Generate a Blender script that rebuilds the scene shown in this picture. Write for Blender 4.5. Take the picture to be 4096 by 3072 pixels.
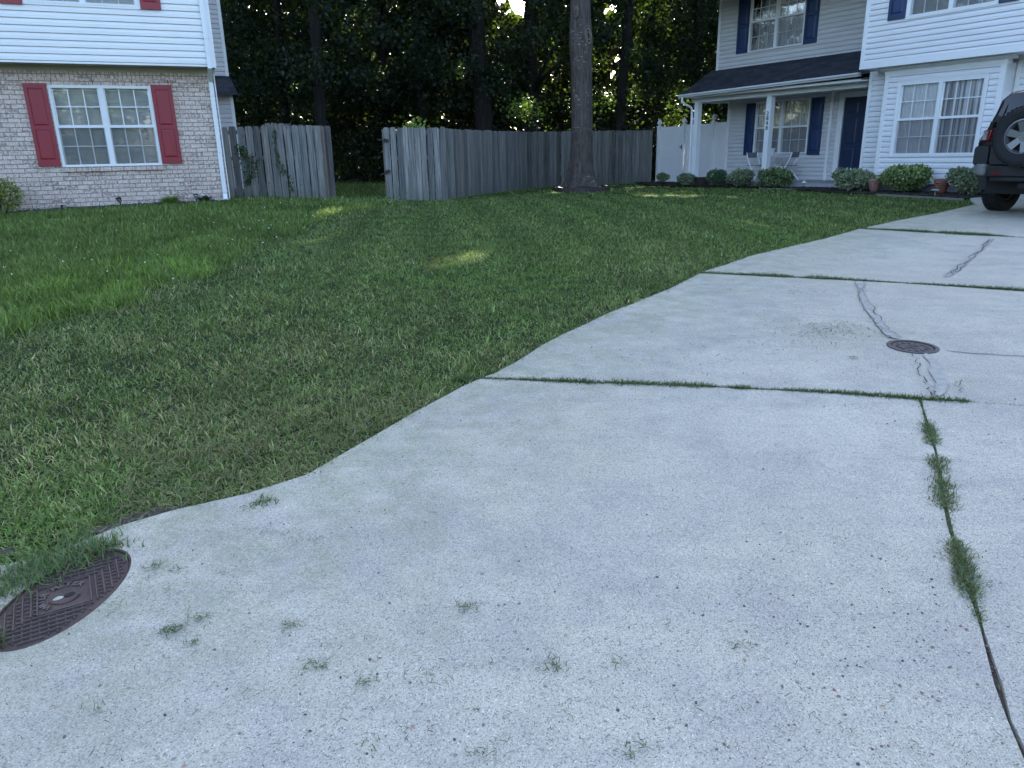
import bpy, bmesh, math, random
import numpy as np
from mathutils import Vector, Matrix, Euler
from mathutils.geometry import delaunay_2d_cdt
R = math.radians
rng = np.random.default_rng(7)
random.seed(7)
for o in list(bpy.data.objects): bpy.data.objects.remove(o)
SC = bpy.context.scene
COL = SC.collection

# ------------------------------------------------------------------ camera, sky, sun, exposure
CAMZ = 1.45
cam = bpy.data.cameras.new('camera'); co = bpy.data.objects.new('camera', cam); COL.objects.link(co)
cam.sensor_fit = 'HORIZONTAL'; cam.sensor_width = 36.0; cam.lens = 36.0 * 2934.6 / 4096.0
cam.clip_start = 0.05; cam.clip_end = 3000
_p, _r = R(17.415), R(1.16)
_B = Matrix(((1, 0, 0), (0, -math.sin(_p), math.cos(_p)), (0, -math.cos(_p), -math.sin(_p))))
_Q = Matrix(((math.cos(_r), -math.sin(_r), 0), (math.sin(_r), math.cos(_r), 0), (0, 0, 1)))
_M = _B @ _Q @ Matrix(((1, 0, 0), (0, -1, 0), (0, 0, -1)))
co.matrix_world = Matrix.Translation((0, 0, CAMZ)) @ _M.to_4x4()
SC.camera = co
SUN_AZ, SUN_EL = R(9), R(27)
w = bpy.data.worlds.new('World'); SC.world = w; w.use_nodes = True
nt = w.node_tree; nt.nodes.clear()
sky = nt.nodes.new('ShaderNodeTexSky'); sky.sky_type = 'NISHITA'; sky.sun_disc = False
sky.sun_elevation = SUN_EL; sky.sun_rotation = SUN_AZ; sky.air_density = .85; sky.dust_density = 2.0; sky.ozone_density = .6
bg = nt.nodes.new('ShaderNodeBackground'); bg.inputs[1].default_value = 0.15
wo = nt.nodes.new('ShaderNodeOutputWorld')
nt.links.new(sky.outputs[0], bg.inputs[0]); nt.links.new(bg.outputs[0], wo.inputs[0])
sl = bpy.data.lights.new('sun', 'SUN'); sl.energy = 4.6; sl.angle = R(0.5); sl.color = (1, 0.93, 0.80)
so = bpy.data.objects.new('sun', sl); COL.objects.link(so)
SUND = Vector((math.sin(SUN_AZ) * math.cos(SUN_EL), math.cos(SUN_AZ) * math.cos(SUN_EL), math.sin(SUN_EL)))
so.rotation_euler = SUND.to_track_quat('Z', 'Y').to_euler(); so.location = (0, 0, 40)
SC.view_settings.view_transform = 'Standard'; SC.view_settings.look = 'None'
SC.view_settings.exposure = 2.3; SC.view_settings.gamma = 1
SC.view_settings.use_curve_mapping = False
SC.render.engine = 'CYCLES'
SC.cycles.max_bounces = 8; SC.cycles.transparent_max_bounces = 12

# ------------------------------------------------------------------ terrain height
CP = np.array([(-5.8,15.8,.63),(-9.6,14.2,.58),(-4.1,17.5,.53),(-1.5,17.6,.47),(0.4,23.6,.42),(5.5,28.3,.35),(7.4,22.2,.40),(9.9,18.3,.44),(7.86,12.1,.42),(2,12,.43),(-3,9,.37),(4,8,.29),(0,5,.18),(0,0,0),(-4,1,.06),(4,1,0.02),(0,-15,-.2),(-15,0,.1),(20,0,.2),(22,25,.5),(-20,25,.6),(0,45,.4),(0,80,.4),(-60,40,.4),(60,40,.4),(-50,-40,-.2),(50,-40,-.2)])
def _phi(r2): return 0.5 * r2 * np.log(r2 + 1e-9)
_n = len(CP); _A = np.zeros((_n + 3, _n + 3)); _d2 = ((CP[:, None, :2] - CP[None, :, :2]) ** 2).sum(-1)
_A[:_n, :_n] = _phi(_d2) + np.eye(_n) * .5; _A[:_n, _n] = 1; _A[:_n, _n + 1:] = CP[:, :2]; _A[_n:, :_n] = _A[:_n, _n:].T
_W = np.linalg.solve(_A, np.concatenate([CP[:, 2], [0, 0, 0]]))
def gz(x, y):
    x = np.asarray(x, float); y = np.asarray(y, float)
    r2 = (x[..., None] - CP[:, 0]) ** 2 + (y[..., None] - CP[:, 1]) ** 2
    return _phi(r2) @ _W[:_n] + _W[_n] + _W[_n + 1] * x + _W[_n + 2] * y
def gzf(x, y): return float(gz(x, y))

# ------------------------------------------------------------------ materials
def mat(name, base=(.5, .5, .5), rough=.6, spec=.5, metal=0, var=0, vscale=6, bump=0, bscale=60, stretch=None, col2=None, c2thr=.5, c2soft=.15, coat=0):
    m = bpy.data.materials.new(name); m.use_nodes = True; n = m.node_tree; b = n.nodes['Principled BSDF']
    b.inputs['Base Color'].default_value = (*base, 1); b.inputs['Roughness'].default_value = rough
    b.inputs['Specular IOR Level'].default_value = spec; b.inputs['Metallic'].default_value = metal
    b.inputs['Coat Weight'].default_value = coat
    tc = n.nodes.new('ShaderNodeTexCoord'); mp = n.nodes.new('ShaderNodeMapping')
    n.links.new(tc.outputs['Object'], mp.inputs[0])
    if stretch: mp.inputs['Scale'].default_value = stretch
    if var or col2:
        no = n.nodes.new('ShaderNodeTexNoise'); no.inputs['Scale'].default_value = vscale; no.inputs['Detail'].default_value = 6
        n.links.new(mp.outputs[0], no.inputs[0])
        rp = n.nodes.new('ShaderNodeValToRGB'); n.links.new(no.outputs[0], rp.inputs[0])
        e = rp.color_ramp.elements
        if col2:
            e[0].position = c2thr - c2soft; e[1].position = c2thr + c2soft
            e[0].color = (*base, 1); e[1].color = (*col2, 1)
        else:
            e[0].position = .3; e[1].position = .7
            e[0].color = (*[c * (1 - var) for c in base], 1); e[1].color = (*[min(1, c * (1 + var)) for c in base], 1)
        n.links.new(rp.outputs[0], b.inputs['Base Color'])
    if bump:
        nb = n.nodes.new('ShaderNodeTexNoise'); nb.inputs['Scale'].default_value = bscale; nb.inputs['Detail'].default_value = 5
        n.links.new(mp.outputs[0], nb.inputs[0])
        bp = n.nodes.new('ShaderNodeBump'); bp.inputs['Strength'].default_value = bump; bp.inputs['Distance'].default_value = .01
        n.links.new(nb.outputs[0], bp.inputs['Height']); n.links.new(bp.outputs[0], b.inputs['Normal'])
    return m

class NB:  # small node helper
    def __init__(s, name):
        s.m = bpy.data.materials.new(name); s.m.use_nodes = True; s.t = s.m.node_tree; s.b = s.t.nodes['Principled BSDF']
    def n(s, typ, **k):
        x = s.t.nodes.new(typ)
        for a, v in k.items():
            if a.startswith('i_'):
                key = a[2:]; key = int(key) if key.isdigit() else key.replace('_', ' ')
                x.inputs[key].default_value = v
            else: setattr(x, a, v)
        return x
    def l(s, a, b): s.t.links.new(a, b)
    def ramp(s, src, stops):
        r = s.n('ShaderNodeValToRGB'); e = r.color_ramp.elements
        while len(e) < len(stops): e.new(.5)
        for i, (p, c) in enumerate(stops):
            e[i].position = p; e[i].color = (c, c, c, 1) if not hasattr(c, '__len__') else (*c, 1)
        s.l(src, r.inputs[0]); return r.outputs[0]
    def noise(s, vec, scale, detail=5, rough=.55):
        x = s.n('ShaderNodeTexNoise'); x.inputs['Scale'].default_value = scale; x.inputs['Detail'].default_value = detail; x.inputs['Roughness'].default_value = rough
        s.l(vec, x.inputs[0]); return x.outputs[0]
    def mix(s, fac, a, b, mode='MIX'):
        x = s.n('ShaderNodeMix', data_type='RGBA', blend_type=mode)
        for i, v in ((0, fac), (6, a), (7, b)):
            if hasattr(v, 'links'): s.l(v, x.inputs[i])
            elif hasattr(v, '__len__'): x.inputs[i].default_value = (*v, 1) if len(v) == 3 else v
            else: x.inputs[i].default_value = v
        return x.outputs[2]
    def math(s, op, a, b=0):
        x = s.n('ShaderNodeMath', operation=op)
        for i, v in enumerate((a, b)):
            if hasattr(v, 'links'): s.l(v, x.inputs[i])
            else: x.inputs[i].default_value = v
        return x.outputs[0]
    def bump(s, h, strength=.5, dist=.005):
        x = s.n('ShaderNodeBump'); x.inputs['Strength'].default_value = strength; x.inputs['Distance'].default_value = dist
        s.l(h, x.inputs['Height']); s.l(x.outputs[0], s.b.inputs['Normal'])

def m_concrete():
    a = NB('concrete'); tc = a.n('ShaderNodeTexCoord').outputs['Object']
    col = a.ramp(a.noise(tc, .9, 8, .65), [(.30, (.385, .365, .305)), (.45, (.475, .450, .375)), (.58, (.515, .485, .405)), (.74, (.58, .545, .455))])
    col = a.mix(a.ramp(a.noise(tc, 2.6, 6, .7), [(.47, 0), (.64, .7)]), col, (.36, .345, .315))
    col = a.mix(a.ramp(a.noise(tc, .45, 4), [(.48, 0), (.64, .5)]), col, (.46, .415, .32))
    mp = a.n('ShaderNodeMapping'); mp.inputs['Scale'].default_value = (.8, 5, 1); mp.inputs['Rotation'].default_value = (0, 0, .5); a.l(tc, mp.inputs[0])
    col = a.mix(a.ramp(a.noise(mp.outputs[0], 1.6, 6, .7), [(.52, 0), (.70, .45)]), col, (.33, .32, .30))
    col = a.mix(a.ramp(a.noise(tc, 5, 4), [(.42, 0), (.75, .5)]), col, (.42, .385, .335))
    # fine aggregate speckle
    v = a.n('ShaderNodeTexVoronoi', feature='F1'); v.inputs['Scale'].default_value = 290; a.l(tc, v.inputs[0])
    sp = a.ramp(v.outputs['Color'], [(0, .22), (.26, .80), (.6, 1.03), (.85, 1.18), (1, 1.8)])
    col = a.mix(1.0, col, sp, 'MULTIPLY')
    v3 = a.n('ShaderNodeTexVoronoi', feature='F1'); v3.inputs['Scale'].default_value = 90; a.l(tc, v3.inputs[0])
    pit = a.math('LESS_THAN', v3.outputs['Distance'], .26)
    sel = a.math('GREATER_THAN', a.n_color(v3) if False else a.ramp(v3.outputs['Color'], [(0, 0), (1, 1)]), .72)
    pit = a.math('MULTIPLY', pit, sel)
    col = a.mix(a.math('MULTIPLY', pit, .7), col, (.15, .145, .14))
    # sparse exposed pebbles: reddish, tan, dark
    v2 = a.n('ShaderNodeTexVoronoi', feature='F1'); v2.inputs['Scale'].default_value = 26; a.l(tc, v2.inputs[0])
    wob = a.math('ADD', v2.outputs['Distance'], a.math('MULTIPLY', a.noise(tc, 120, 2), .16))
    peb = a.math('LESS_THAN', wob, .235)
    s2 = a.n('ShaderNodeSeparateColor'); a.l(v2.outputs['Color'], s2.inputs[0])
    dens = a.ramp(a.noise(tc, .9, 3), [(.40, .93), (.62, .70)])
    pk = a.math('GREATER_THAN', s2.outputs[0], dens)
    pcol = a.ramp(s2.outputs[1], [(0, (.30, .17, .13)), (.35, (.42, .29, .22)), (.55, (.12, .12, .125)), (.8, (.5, .46, .4)), (1, (.2, .12, .1))])
    col = a.mix(a.math('MULTIPLY', a.math('MULTIPLY', peb, pk), .8), col, pcol)
    # green dusting of mown clippings and algae
    at = a.n('ShaderNodeAttribute', attribute_name='edge')
    gn = a.math('MULTIPLY', at.outputs['Fac'], a.ramp(a.noise(tc, 7, 6), [(.35, 0), (.62, 1)]))
    gn = a.math('MULTIPLY', gn, a.ramp(a.noise(tc, 60, 3), [(.35, .35), (.6, 1)]))
    col = a.mix(a.math('MULTIPLY', gn, .60), col, (.21, .25, .13))
    # hairline cracks
    vc = a.n('ShaderNodeTexVoronoi', feature='DISTANCE_TO_EDGE'); vc.inputs['Scale'].default_value = 34
    dis = a.n('ShaderNodeVectorMath', operation='ADD'); a.l(tc, dis.inputs[0])
    nz = a.n('ShaderNodeTexNoise'); nz.inputs['Scale'].default_value = 12; a.l(tc, nz.inputs[0])
    sc = a.n('ShaderNodeVectorMath', operation='SCALE'); sc.inputs['Scale'].default_value = .12; a.l(nz.outputs['Color'], sc.inputs[0]); a.l(sc.outputs[0], dis.inputs[1])
    a.l(dis.outputs[0], vc.inputs[0])
    hair = a.math('MULTIPLY', a.math('LESS_THAN', vc.outputs['Distance'], .018), a.ramp(a.noise(tc, 3.5, 3), [(.5, 0), (.6, .38)]))
    col = a.mix(hair, col, (.13, .13, .14))
    a.l(col, a.b.inputs['Base Color']); a.b.inputs['Roughness'].default_value = .88
    a.bump(a.math('ADD', a.math('MULTIPLY', a.noise(tc, 260, 3), .8), a.math('MULTIPLY', a.noise(tc, 40, 4), .5)), .40, .005)
    return a.m
NB.n_color = lambda s, v: v.outputs['Color']

def m_brick(name, scx, scz, off=.5, mort=.011):
    a = NB(name); tc = a.n('ShaderNodeTexCoord').outputs['Object']
    se = a.n('ShaderNodeSeparateXYZ'); a.l(tc, se.inputs[0])
    cb = a.n('ShaderNodeCombineXYZ'); a.l(a.math('ADD', se.outputs[0], se.outputs[1]), cb.inputs[0]); a.l(se.outputs[2], cb.inputs[1])
    wv = a.n('ShaderNodeVectorMath', operation='SCALE'); wv.inputs['Scale'].default_value = .008
    nzz = a.n('ShaderNodeTexNoise'); nzz.inputs['Scale'].default_value = 9; a.l(cb.outputs[0], nzz.inputs[0]); a.l(nzz.outputs['Color'], wv.inputs[0])
    ad = a.n('ShaderNodeVectorMath', operation='ADD'); a.l(cb.outputs[0], ad.inputs[0]); a.l(wv.outputs[0], ad.inputs[1])
    br = a.n('ShaderNodeTexBrick'); br.offset = off; br.offset_frequency = 2; br.squash = 1
    br.inputs['Scale'].default_value = 1; br.inputs['Brick Width'].default_value = scx; br.inputs['Row Height'].default_value = scz
    br.inputs['Mortar Size'].default_value = mort * .5; br.inputs['Mortar Smooth'].default_value = .25
    br.inputs['Color1'].default_value = (0, 0, 0, 1); br.inputs['Color2'].default_value = (1, 1, 1, 1); br.inputs['Mortar'].default_value = (.5, .5, .5, 1)
    a.l(ad.outputs[0], br.inputs[0])
    col = a.ramp(br.outputs['Color'], [(0, (.25, .20, .175)), (.18, (.40, .34, .31)), (.4, (.58, .53, .50)), (.75, (.52, .45, .41)), (1, (.34, .28, .245))])
    blot = a.ramp(a.noise(cb.outputs[0], 22, 4), [(.45, 0), (.58, .85)])
    col = a.mix(blot, col, (.70, .68, .66))
    dk = a.ramp(a.noise(cb.outputs[0], 55, 3), [(.60, 0), (.70, .6)])
    col = a.mix(dk, col, (.24, .21, .20))
    col = a.mix(a.ramp(a.noise(cb.outputs[0], 1.3, 3), [(.4, 0), (.7, .25)]), col, (.36, .31, .29))
    col = a.mix(br.outputs['Fac'], col, a.ramp(a.noise(cb.outputs[0], 14, 3), [(.35, (.15, .135, .13)), (.65, (.24, .22, .21))]))
    col = a.mix(1, col, (1.12, .98, .90), 'MULTIPLY')
    a.l(col, a.b.inputs['Base Color']); a.b.inputs['Roughness'].default_value = .9
    hh = a.math('SUBTRACT', a.math('MULTIPLY', a.noise(cb.outputs[0], 45, 4), .5), a.math('MULTIPLY', br.outputs['Fac'], 1.0))
    a.bump(hh, .8, .012)
    return a.m

def m_wood(name, dark=1.0):
    a = NB(name); tc = a.n('ShaderNodeTexCoord').outputs['Object']
    at = a.n('ShaderNodeAttribute', attribute_name='col')
    mp = a.n('ShaderNodeMapping'); mp.inputs['Scale'].default_value = (26, 26, 1.1); a.l(tc, mp.inputs[0])
    off = a.n('ShaderNodeVectorMath', operation='ADD'); a.l(mp.outputs[0], off.inputs[0])
    s3 = a.n('ShaderNodeVectorMath', operation='SCALE'); s3.inputs['Scale'].default_value = 40; a.l(at.outputs['Color'], s3.inputs[0]); a.l(s3.outputs[0], off.inputs[1])
    g = a.noise(off.outputs[0], 1.2, 7, .65)
    col = a.ramp(g, [(.28, (.05 * dark, .052 * dark, .056 * dark)), (.45, (.12 * dark, .125 * dark, .13 * dark)), (.6, (.19 * dark, .195 * dark, .20 * dark)), (.75, (.26 * dark, .26 * dark, .262 * dark))])
    col = a.mix(.9, col, at.outputs['Color'], 'MULTIPLY')
    vk = a.n('ShaderNodeTexVoronoi'); vk.inputs['Scale'].default_value = 1.0
    mk = a.n('ShaderNodeMapping'); mk.inputs['Scale'].default_value = (7, 7, 3.0); a.l(off.outputs[0], mk.inputs[0])
    mp2 = a.n('ShaderNodeMapping'); mp2.inputs['Scale'].default_value = (6, 6, 2.6); a.l(tc, mp2.inputs[0]); a.l(mp2.outputs[0], vk.inputs[0])
    kn = a.ramp(vk.outputs['Distance'], [(.05, .75), (.10, 0)])
    col = a.mix(kn, col, (.045, .04, .04))
    sz = a.n('ShaderNodeSeparateXYZ'); a.l(tc, sz.inputs[0])
    damp = a.ramp(a.math('ADD', sz.outputs[2], a.math('MULTIPLY', a.noise(tc, 3, 3), .5)), [(.25, .45), (.62, 0)])
    col = a.mix(damp, col, (.11, .12, .095))
    a.l(col, a.b.inputs['Base Color']); a.b.inputs['Roughness'].default_value = .9
    a.bump(g, .6, .006)
    return a.m

def m_bark(name, c1, c2, c3, sx=22, sz=2.2, lichen=0):
    a = NB(name); tc = a.n('ShaderNodeTexCoord').outputs['Object']
    mp = a.n('ShaderNodeMapping'); mp.inputs['Scale'].default_value = (sx, sx, sz); a.l(tc, mp.inputs[0])
    g = a.noise(mp.outputs[0], 1.0, 7, .65)
    col = a.ramp(g, [(.33, c1), (.5, c2), (.68, c3)])
    if lichen:
        m2 = a.n('ShaderNodeMapping'); m2.inputs['Scale'].default_value = (7, 7, 30); a.l(tc, m2.inputs[0])
        f = a.math('MULTIPLY', a.ramp(a.noise(m2.outputs[0], 1, 4), [(.60, 0), (.68, 1)]), a.ramp(a.noise(tc, 1.4, 3), [(.48, 0), (.62, lichen)]))
        col = a.mix(f, col, (.42, .42, .40))
    a.l(col, a.b.inputs['Base Color']); a.b.inputs['Roughness'].default_value = .95
    a.bump(g, .9, .03)
    return a.m

def m_leaf(name, trans=.5, tcol=(.42, .50, .04), mult=1.0, rough=.55, spec=.35):
    a = NB(name); t = a.t
    at = a.n('ShaderNodeAttribute', attribute_name='col')
    c = a.mix(1.0, at.outputs['Color'], (mult, mult, mult), 'MULTIPLY')
    a.l(c, a.b.inputs['Base Color']); a.b.inputs['Roughness'].default_value = rough; a.b.inputs['Specular IOR Level'].default_value = spec
    tr = a.n('ShaderNodeBsdfTranslucent'); tm = a.mix(.5, c, tcol); a.l(tm, tr.inputs[0])
    mx = a.n('ShaderNodeMixShader'); mx.inputs[0].default_value = trans
    a.l(a.b.outputs[0], mx.inputs[1]); a.l(tr.outputs[0], mx.inputs[2]); a.l(mx.outputs[0], t.nodes['Material Output'].inputs[0])
    return a.m

def m_glass(name='window_glass', tint=(.75, .8, .82), refl=1.5, wavy=.03):
    a = NB(name); t = a.t
    tr = a.n('ShaderNodeBsdfTransparent'); tr.inputs[0].default_value = (*tint, 1)
    gl = a.n('ShaderNodeBsdfGlossy'); gl.inputs['Roughness'].default_value = .02
    tc = a.n('ShaderNodeTexCoord').outputs['Object']
    bp = a.n('ShaderNodeBump'); bp.inputs['Strength'].default_value = wavy; bp.inputs['Distance'].default_value = .1
    a.l(a.noise(tc, 2.2, 2), bp.inputs['Height']); a.l(bp.outputs[0], gl.inputs['Normal'])
    fr = a.n('ShaderNodeFresnel'); fr.inputs[0].default_value = 1.5
    f = a.math('MINIMUM', a.math('MULTIPLY', fr.outputs[0], refl), 1)
    mx = a.n('ShaderNodeMixShader'); a.l(f, mx.inputs[0]); a.l(tr.outputs[0], mx.inputs[1]); a.l(gl.outputs[0], mx.inputs[2])
    a.l(mx.outputs[0], t.nodes['Material Output'].inputs[0]); return a.m

def m_screen():
    a = NB('insect_screen'); t = a.t
    tr = a.n('ShaderNodeBsdfTransparent'); df = a.n('ShaderNodeBsdfDiffuse'); df.inputs[0].default_value = (.16, .165, .17, 1)
    mx = a.n('ShaderNodeMixShader'); mx.inputs[0].default_value = .32
    a.l(tr.outputs[0], mx.inputs[1]); a.l(df.outputs[0], mx.inputs[2]); a.l(mx.outputs[0], t.nodes['Material Output'].inputs[0]); return a.m

def m_ground():
    a = NB('soil_and_thatch'); tc = a.n('ShaderNodeTexCoord').outputs['Object']
    n1 = a.noise(tc, 55, 5, .7); n2 = a.noise(tc, 1.2, 4)
    col = a.ramp(n1, [(.3, (.018, .024, .012)), (.5, (.035, .052, .022)), (.7, (.062, .070, .034))])
    col = a.mix(a.ramp(n2, [(.45, 0), (.7, .5)]), col, (.05, .045, .028))
    a.l(col, a.b.inputs['Base Color']); a.b.inputs['Roughness'].default_value = 1
    a.b.inputs['Specular IOR Level'].default_value = .1
    a.bump(n1, .8, .02); return a.m

def m_shingle():
    a = NB('asphalt_shingles'); tc = a.n('ShaderNodeTexCoord').outputs['Object']
    se = a.n('ShaderNodeSeparateXYZ'); a.l(tc, se.inputs[0]); cb = a.n('ShaderNodeCombineXYZ'); a.l(se.outputs[0], cb.inputs[0]); a.l(se.outputs[1], cb.inputs[1])
    br = a.n('ShaderNodeTexBrick'); br.inputs['Scale'].default_value = 1; br.inputs['Brick Width'].default_value = .28; br.inputs['Row Height'].default_value = .118
    br.inputs['Mortar Size'].default_value = .004; br.inputs['Color1'].default_value = (0, 0, 0, 1); br.inputs['Color2'].default_value = (1, 1, 1, 1); a.l(cb.outputs[0], br.inputs[0])
    col = a.ramp(br.outputs['Color'], [(0, (.020, .024, .036)), (.5, (.034, .039, .055)), (1, (.052, .057, .074))])
    col = a.mix(br.outputs['Fac'], col, (.008, .008, .01))
    col = a.mix(1, col, a.ramp(a.noise(tc, 160, 2), [(.35, .6), (.65, 1.5)]), 'MULTIPLY')
    a.l(col, a.b.inputs['Base Color']); a.b.inputs['Roughness'].default_value = .92
    a.bump(a.math('SUBTRACT', a.noise(tc, 160, 2), a.math('MULTIPLY', br.outputs['Fac'], 2)), .5, .008); return a.m

def m_siding(name, base, dirt=.08):
    a = NB(name); tc = a.n('ShaderNodeTexCoord').outputs['Object']
    mp = a.n('ShaderNodeMapping'); mp.inputs['Scale'].default_value = (.5, .5, 3); a.l(tc, mp.inputs[0])
    d = a.ramp(a.noise(mp.outputs[0], 2.2, 5), [(.35, 1 - dirt), (.7, 1)])
    col = a.mix(1, base, d, 'MULTIPLY'); a.l(col, a.b.inputs['Base Color']); a.b.inputs['Roughness'].default_value = .5
    m2 = a.n('ShaderNodeMapping'); m2.inputs['Scale'].default_value = (6, 6, 90); a.l(tc, m2.inputs[0])
    a.bump(a.noise(m2.outputs[0], 1, 3), .12, .004); return a.m

M = dict(
    concrete=m_concrete(), brick=m_brick('whitewashed_brick', .2032, .0813), brick_row=m_brick('brick_rowlock', .0745, .2, 0),
    wood=m_wood('weathered_wood'), ground=m_ground(), shingle=m_shingle(),
    bark=m_bark('oak_bark', (.038, .028, .024), (.078, .060, .052), (.130, .105, .092), 24, 2.4, .7),
    dbark=m_bark('forest_bark', (.008, .007, .007), (.018, .016, .014), (.034, .030, .027), 12, 1.4),  # forest bark darkened as well, the wood's shade is in its colour
    leaf=m_leaf('forest_leaf', .17, (.28, .48, .05), 1.0, .5), shrub=m_leaf('shrub_leaf', .22, (.25, .33, .06), 1.0, .45), grass=m_leaf('grass_blade', .28, (.20, .30, .04), 1.0, .75, .15),
    glass=m_glass(tint=(.97, .98, .98)), screen=m_screen(),
    white=m_siding('white_vinyl_siding', (.85, .85, .85), .05), pale=m_siding('pale_vinyl_siding', (.80, .80, .82), .08), grey=m_siding('grey_vinyl_siding', (.65, .64, .64), .10),
    trim=mat('white_trim', (.80, .81, .82), .45, var=.03, vscale=3), trim2=mat('neutral_trim_paint', (.80, .80, .80), .5, var=.05, vscale=3),  # second trim is nearly the same white, only more neutral
    beige=mat('beige_board', (.44, .42, .34), .6, var=.06, vscale=3),
    red=mat('maroon_shutter_paint', (.27, .022, .034), .42, var=.08, vscale=4, bump=.1, bscale=90), lintel=mat('rusty_lintel', (.11, .02, .025), .6),
    blue=mat('navy_shutter_paint', (.014, .036, .105), .45, var=.1, vscale=3), door=mat('navy_door_paint', (.015, .030, .075), .35, var=.08, vscale=3),
    vinyl=mat('white_vinyl_fence', (.88, .87, .87), .4, var=.04, vscale=2), black=mat('black_metal', (.012, .012, .013), .4, metal=.3),
    blind=mat('window_blind', (.80, .80, .78), .6), curtain=mat('sheer_curtain', (.86, .85, .87), .8, var=.08, vscale=8), curtain3=mat('striped_sheer', (.22, .22, .24), .8, col2=(.84, .83, .85), vscale=1, c2thr=.47, c2soft=.05, stretch=(17, .1, .1)),
    curtain2=mat('striped_curtain', (.62, .59, .61), .8, var=.2, vscale=3, stretch=(6, 1, .1)),
    foundation=mat('grey_foundation', (.20, .19, .20), .9, var=.15, vscale=6, bump=.3, bscale=40), slab=mat('porch_concrete', (.34, .34, .35), .85, var=.1, vscale=4, bump=.2),
    mulch=mat('dark_mulch', (.030, .022, .018), .95, var=.5, vscale=30, bump=1, bscale=40), slate=mat('slate_chips', (.035, .040, .055), .6, var=.5, vscale=12),
    iron=mat('rusty_cast_iron', (.075, .052, .046), .62, metal=.25, col2=(.105, .068, .060), vscale=9, c2thr=.56, c2soft=.12, bump=.5, bscale=180),
    worn_iron=mat('worn_raised_iron', (.112, .086, .078), .55, metal=.3, var=.25, vscale=20), iron2=mat('grey_cast_iron', (.075, .068, .072), .6, metal=.3, var=.2, vscale=14, bump=.5, bscale=120),
    edging=mat('brown_edging', (.060, .042, .040), .7, var=.2, vscale=5), terra=mat('terracotta', (.22, .085, .058), .75, var=.2, vscale=9, bump=.2, bscale=50),
    terra2=mat('worn_terracotta', (.30, .17, .13), .75, var=.2, vscale=9), pot=mat('dark_planter', (.032, .024, .02), .7, var=.2, vscale=8),
    whitep=mat('white_plastic', (.75, .75, .75), .4), cw=mat('chair_frame_paint', (.85, .86, .88), .4), seat=mat('grey_chair_seat', (.16, .16, .17), .6),
    patch=mat('pale_crack_filler', (.32, .315, .275), .85, col2=(.385, .38, .345), vscale=22, c2thr=.5, c2soft=.10, bump=.4, bscale=60), crack=mat('crack_dirt', (.03, .03, .035), .95),
    dirt=mat('bare_dirt', (.075, .058, .052), .95, var=.35, vscale=25, bump=.8, bscale=80), stone=mat('pale_stone', (.42, .40, .33), .8, var=.15, vscale=30),
    paint=mat('black_car_paint', (.004, .005, .007), .18, spec=.4, coat=.6), clad=mat('black_cladding', (.012, .014, .017), .5, bump=.1, bscale=300), greyb=mat('grey_bumper_cap', (.17, .185, .18), .35),
    tyre=mat('tyre_rubber', (.009, .010, .012), .8, bump=.3, bscale=70), rim=mat('alloy_rim', (.20, .205, .215), .35, metal=.6), cglass=m_glass('car_glass', (.10, .11, .12), 2.0, .02),
    rlens=mat('red_lens', (.20, .010, .016), .12, coat=.6), clens=mat('clear_lens', (.55, .50, .50), .1, metal=.5), chrome=mat('chrome', (.8, .8, .82), .12, metal=1),
    under=mat('underbody', (.008, .008, .009), .8), flower=mat('white_petals', (.8, .8, .78), .7), hinge=mat('hinge_iron', (.012, .012, .013), .6),
    newwood=mat('tan_board', (.19, .155, .13), .85, var=.2, vscale=8, stretch=(8, 8, 1)))

# ------------------------------------------------------------------ geometry helpers
def tag(o, label=None, cat=None, group=None, kind=None):
    if label: o['label'] = label
    if cat: o['category'] = cat
    if group: o['group'] = group
    if kind: o['kind'] = kind
    return o
def empty(name, loc, rz=0, label=None, cat=None, group=None):
    o = bpy.data.objects.new(name, None); COL.objects.link(o); o.location = loc; o.rotation_euler = (0, 0, rz); o.empty_display_size = .2
    return tag(o, label, cat, group)
def copy_tree(o, parent=None):
    c = o.copy(); COL.objects.link(c); c.parent = parent
    for ch in [x for x in o.children]: copy_tree(ch, c)
    return c

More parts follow.
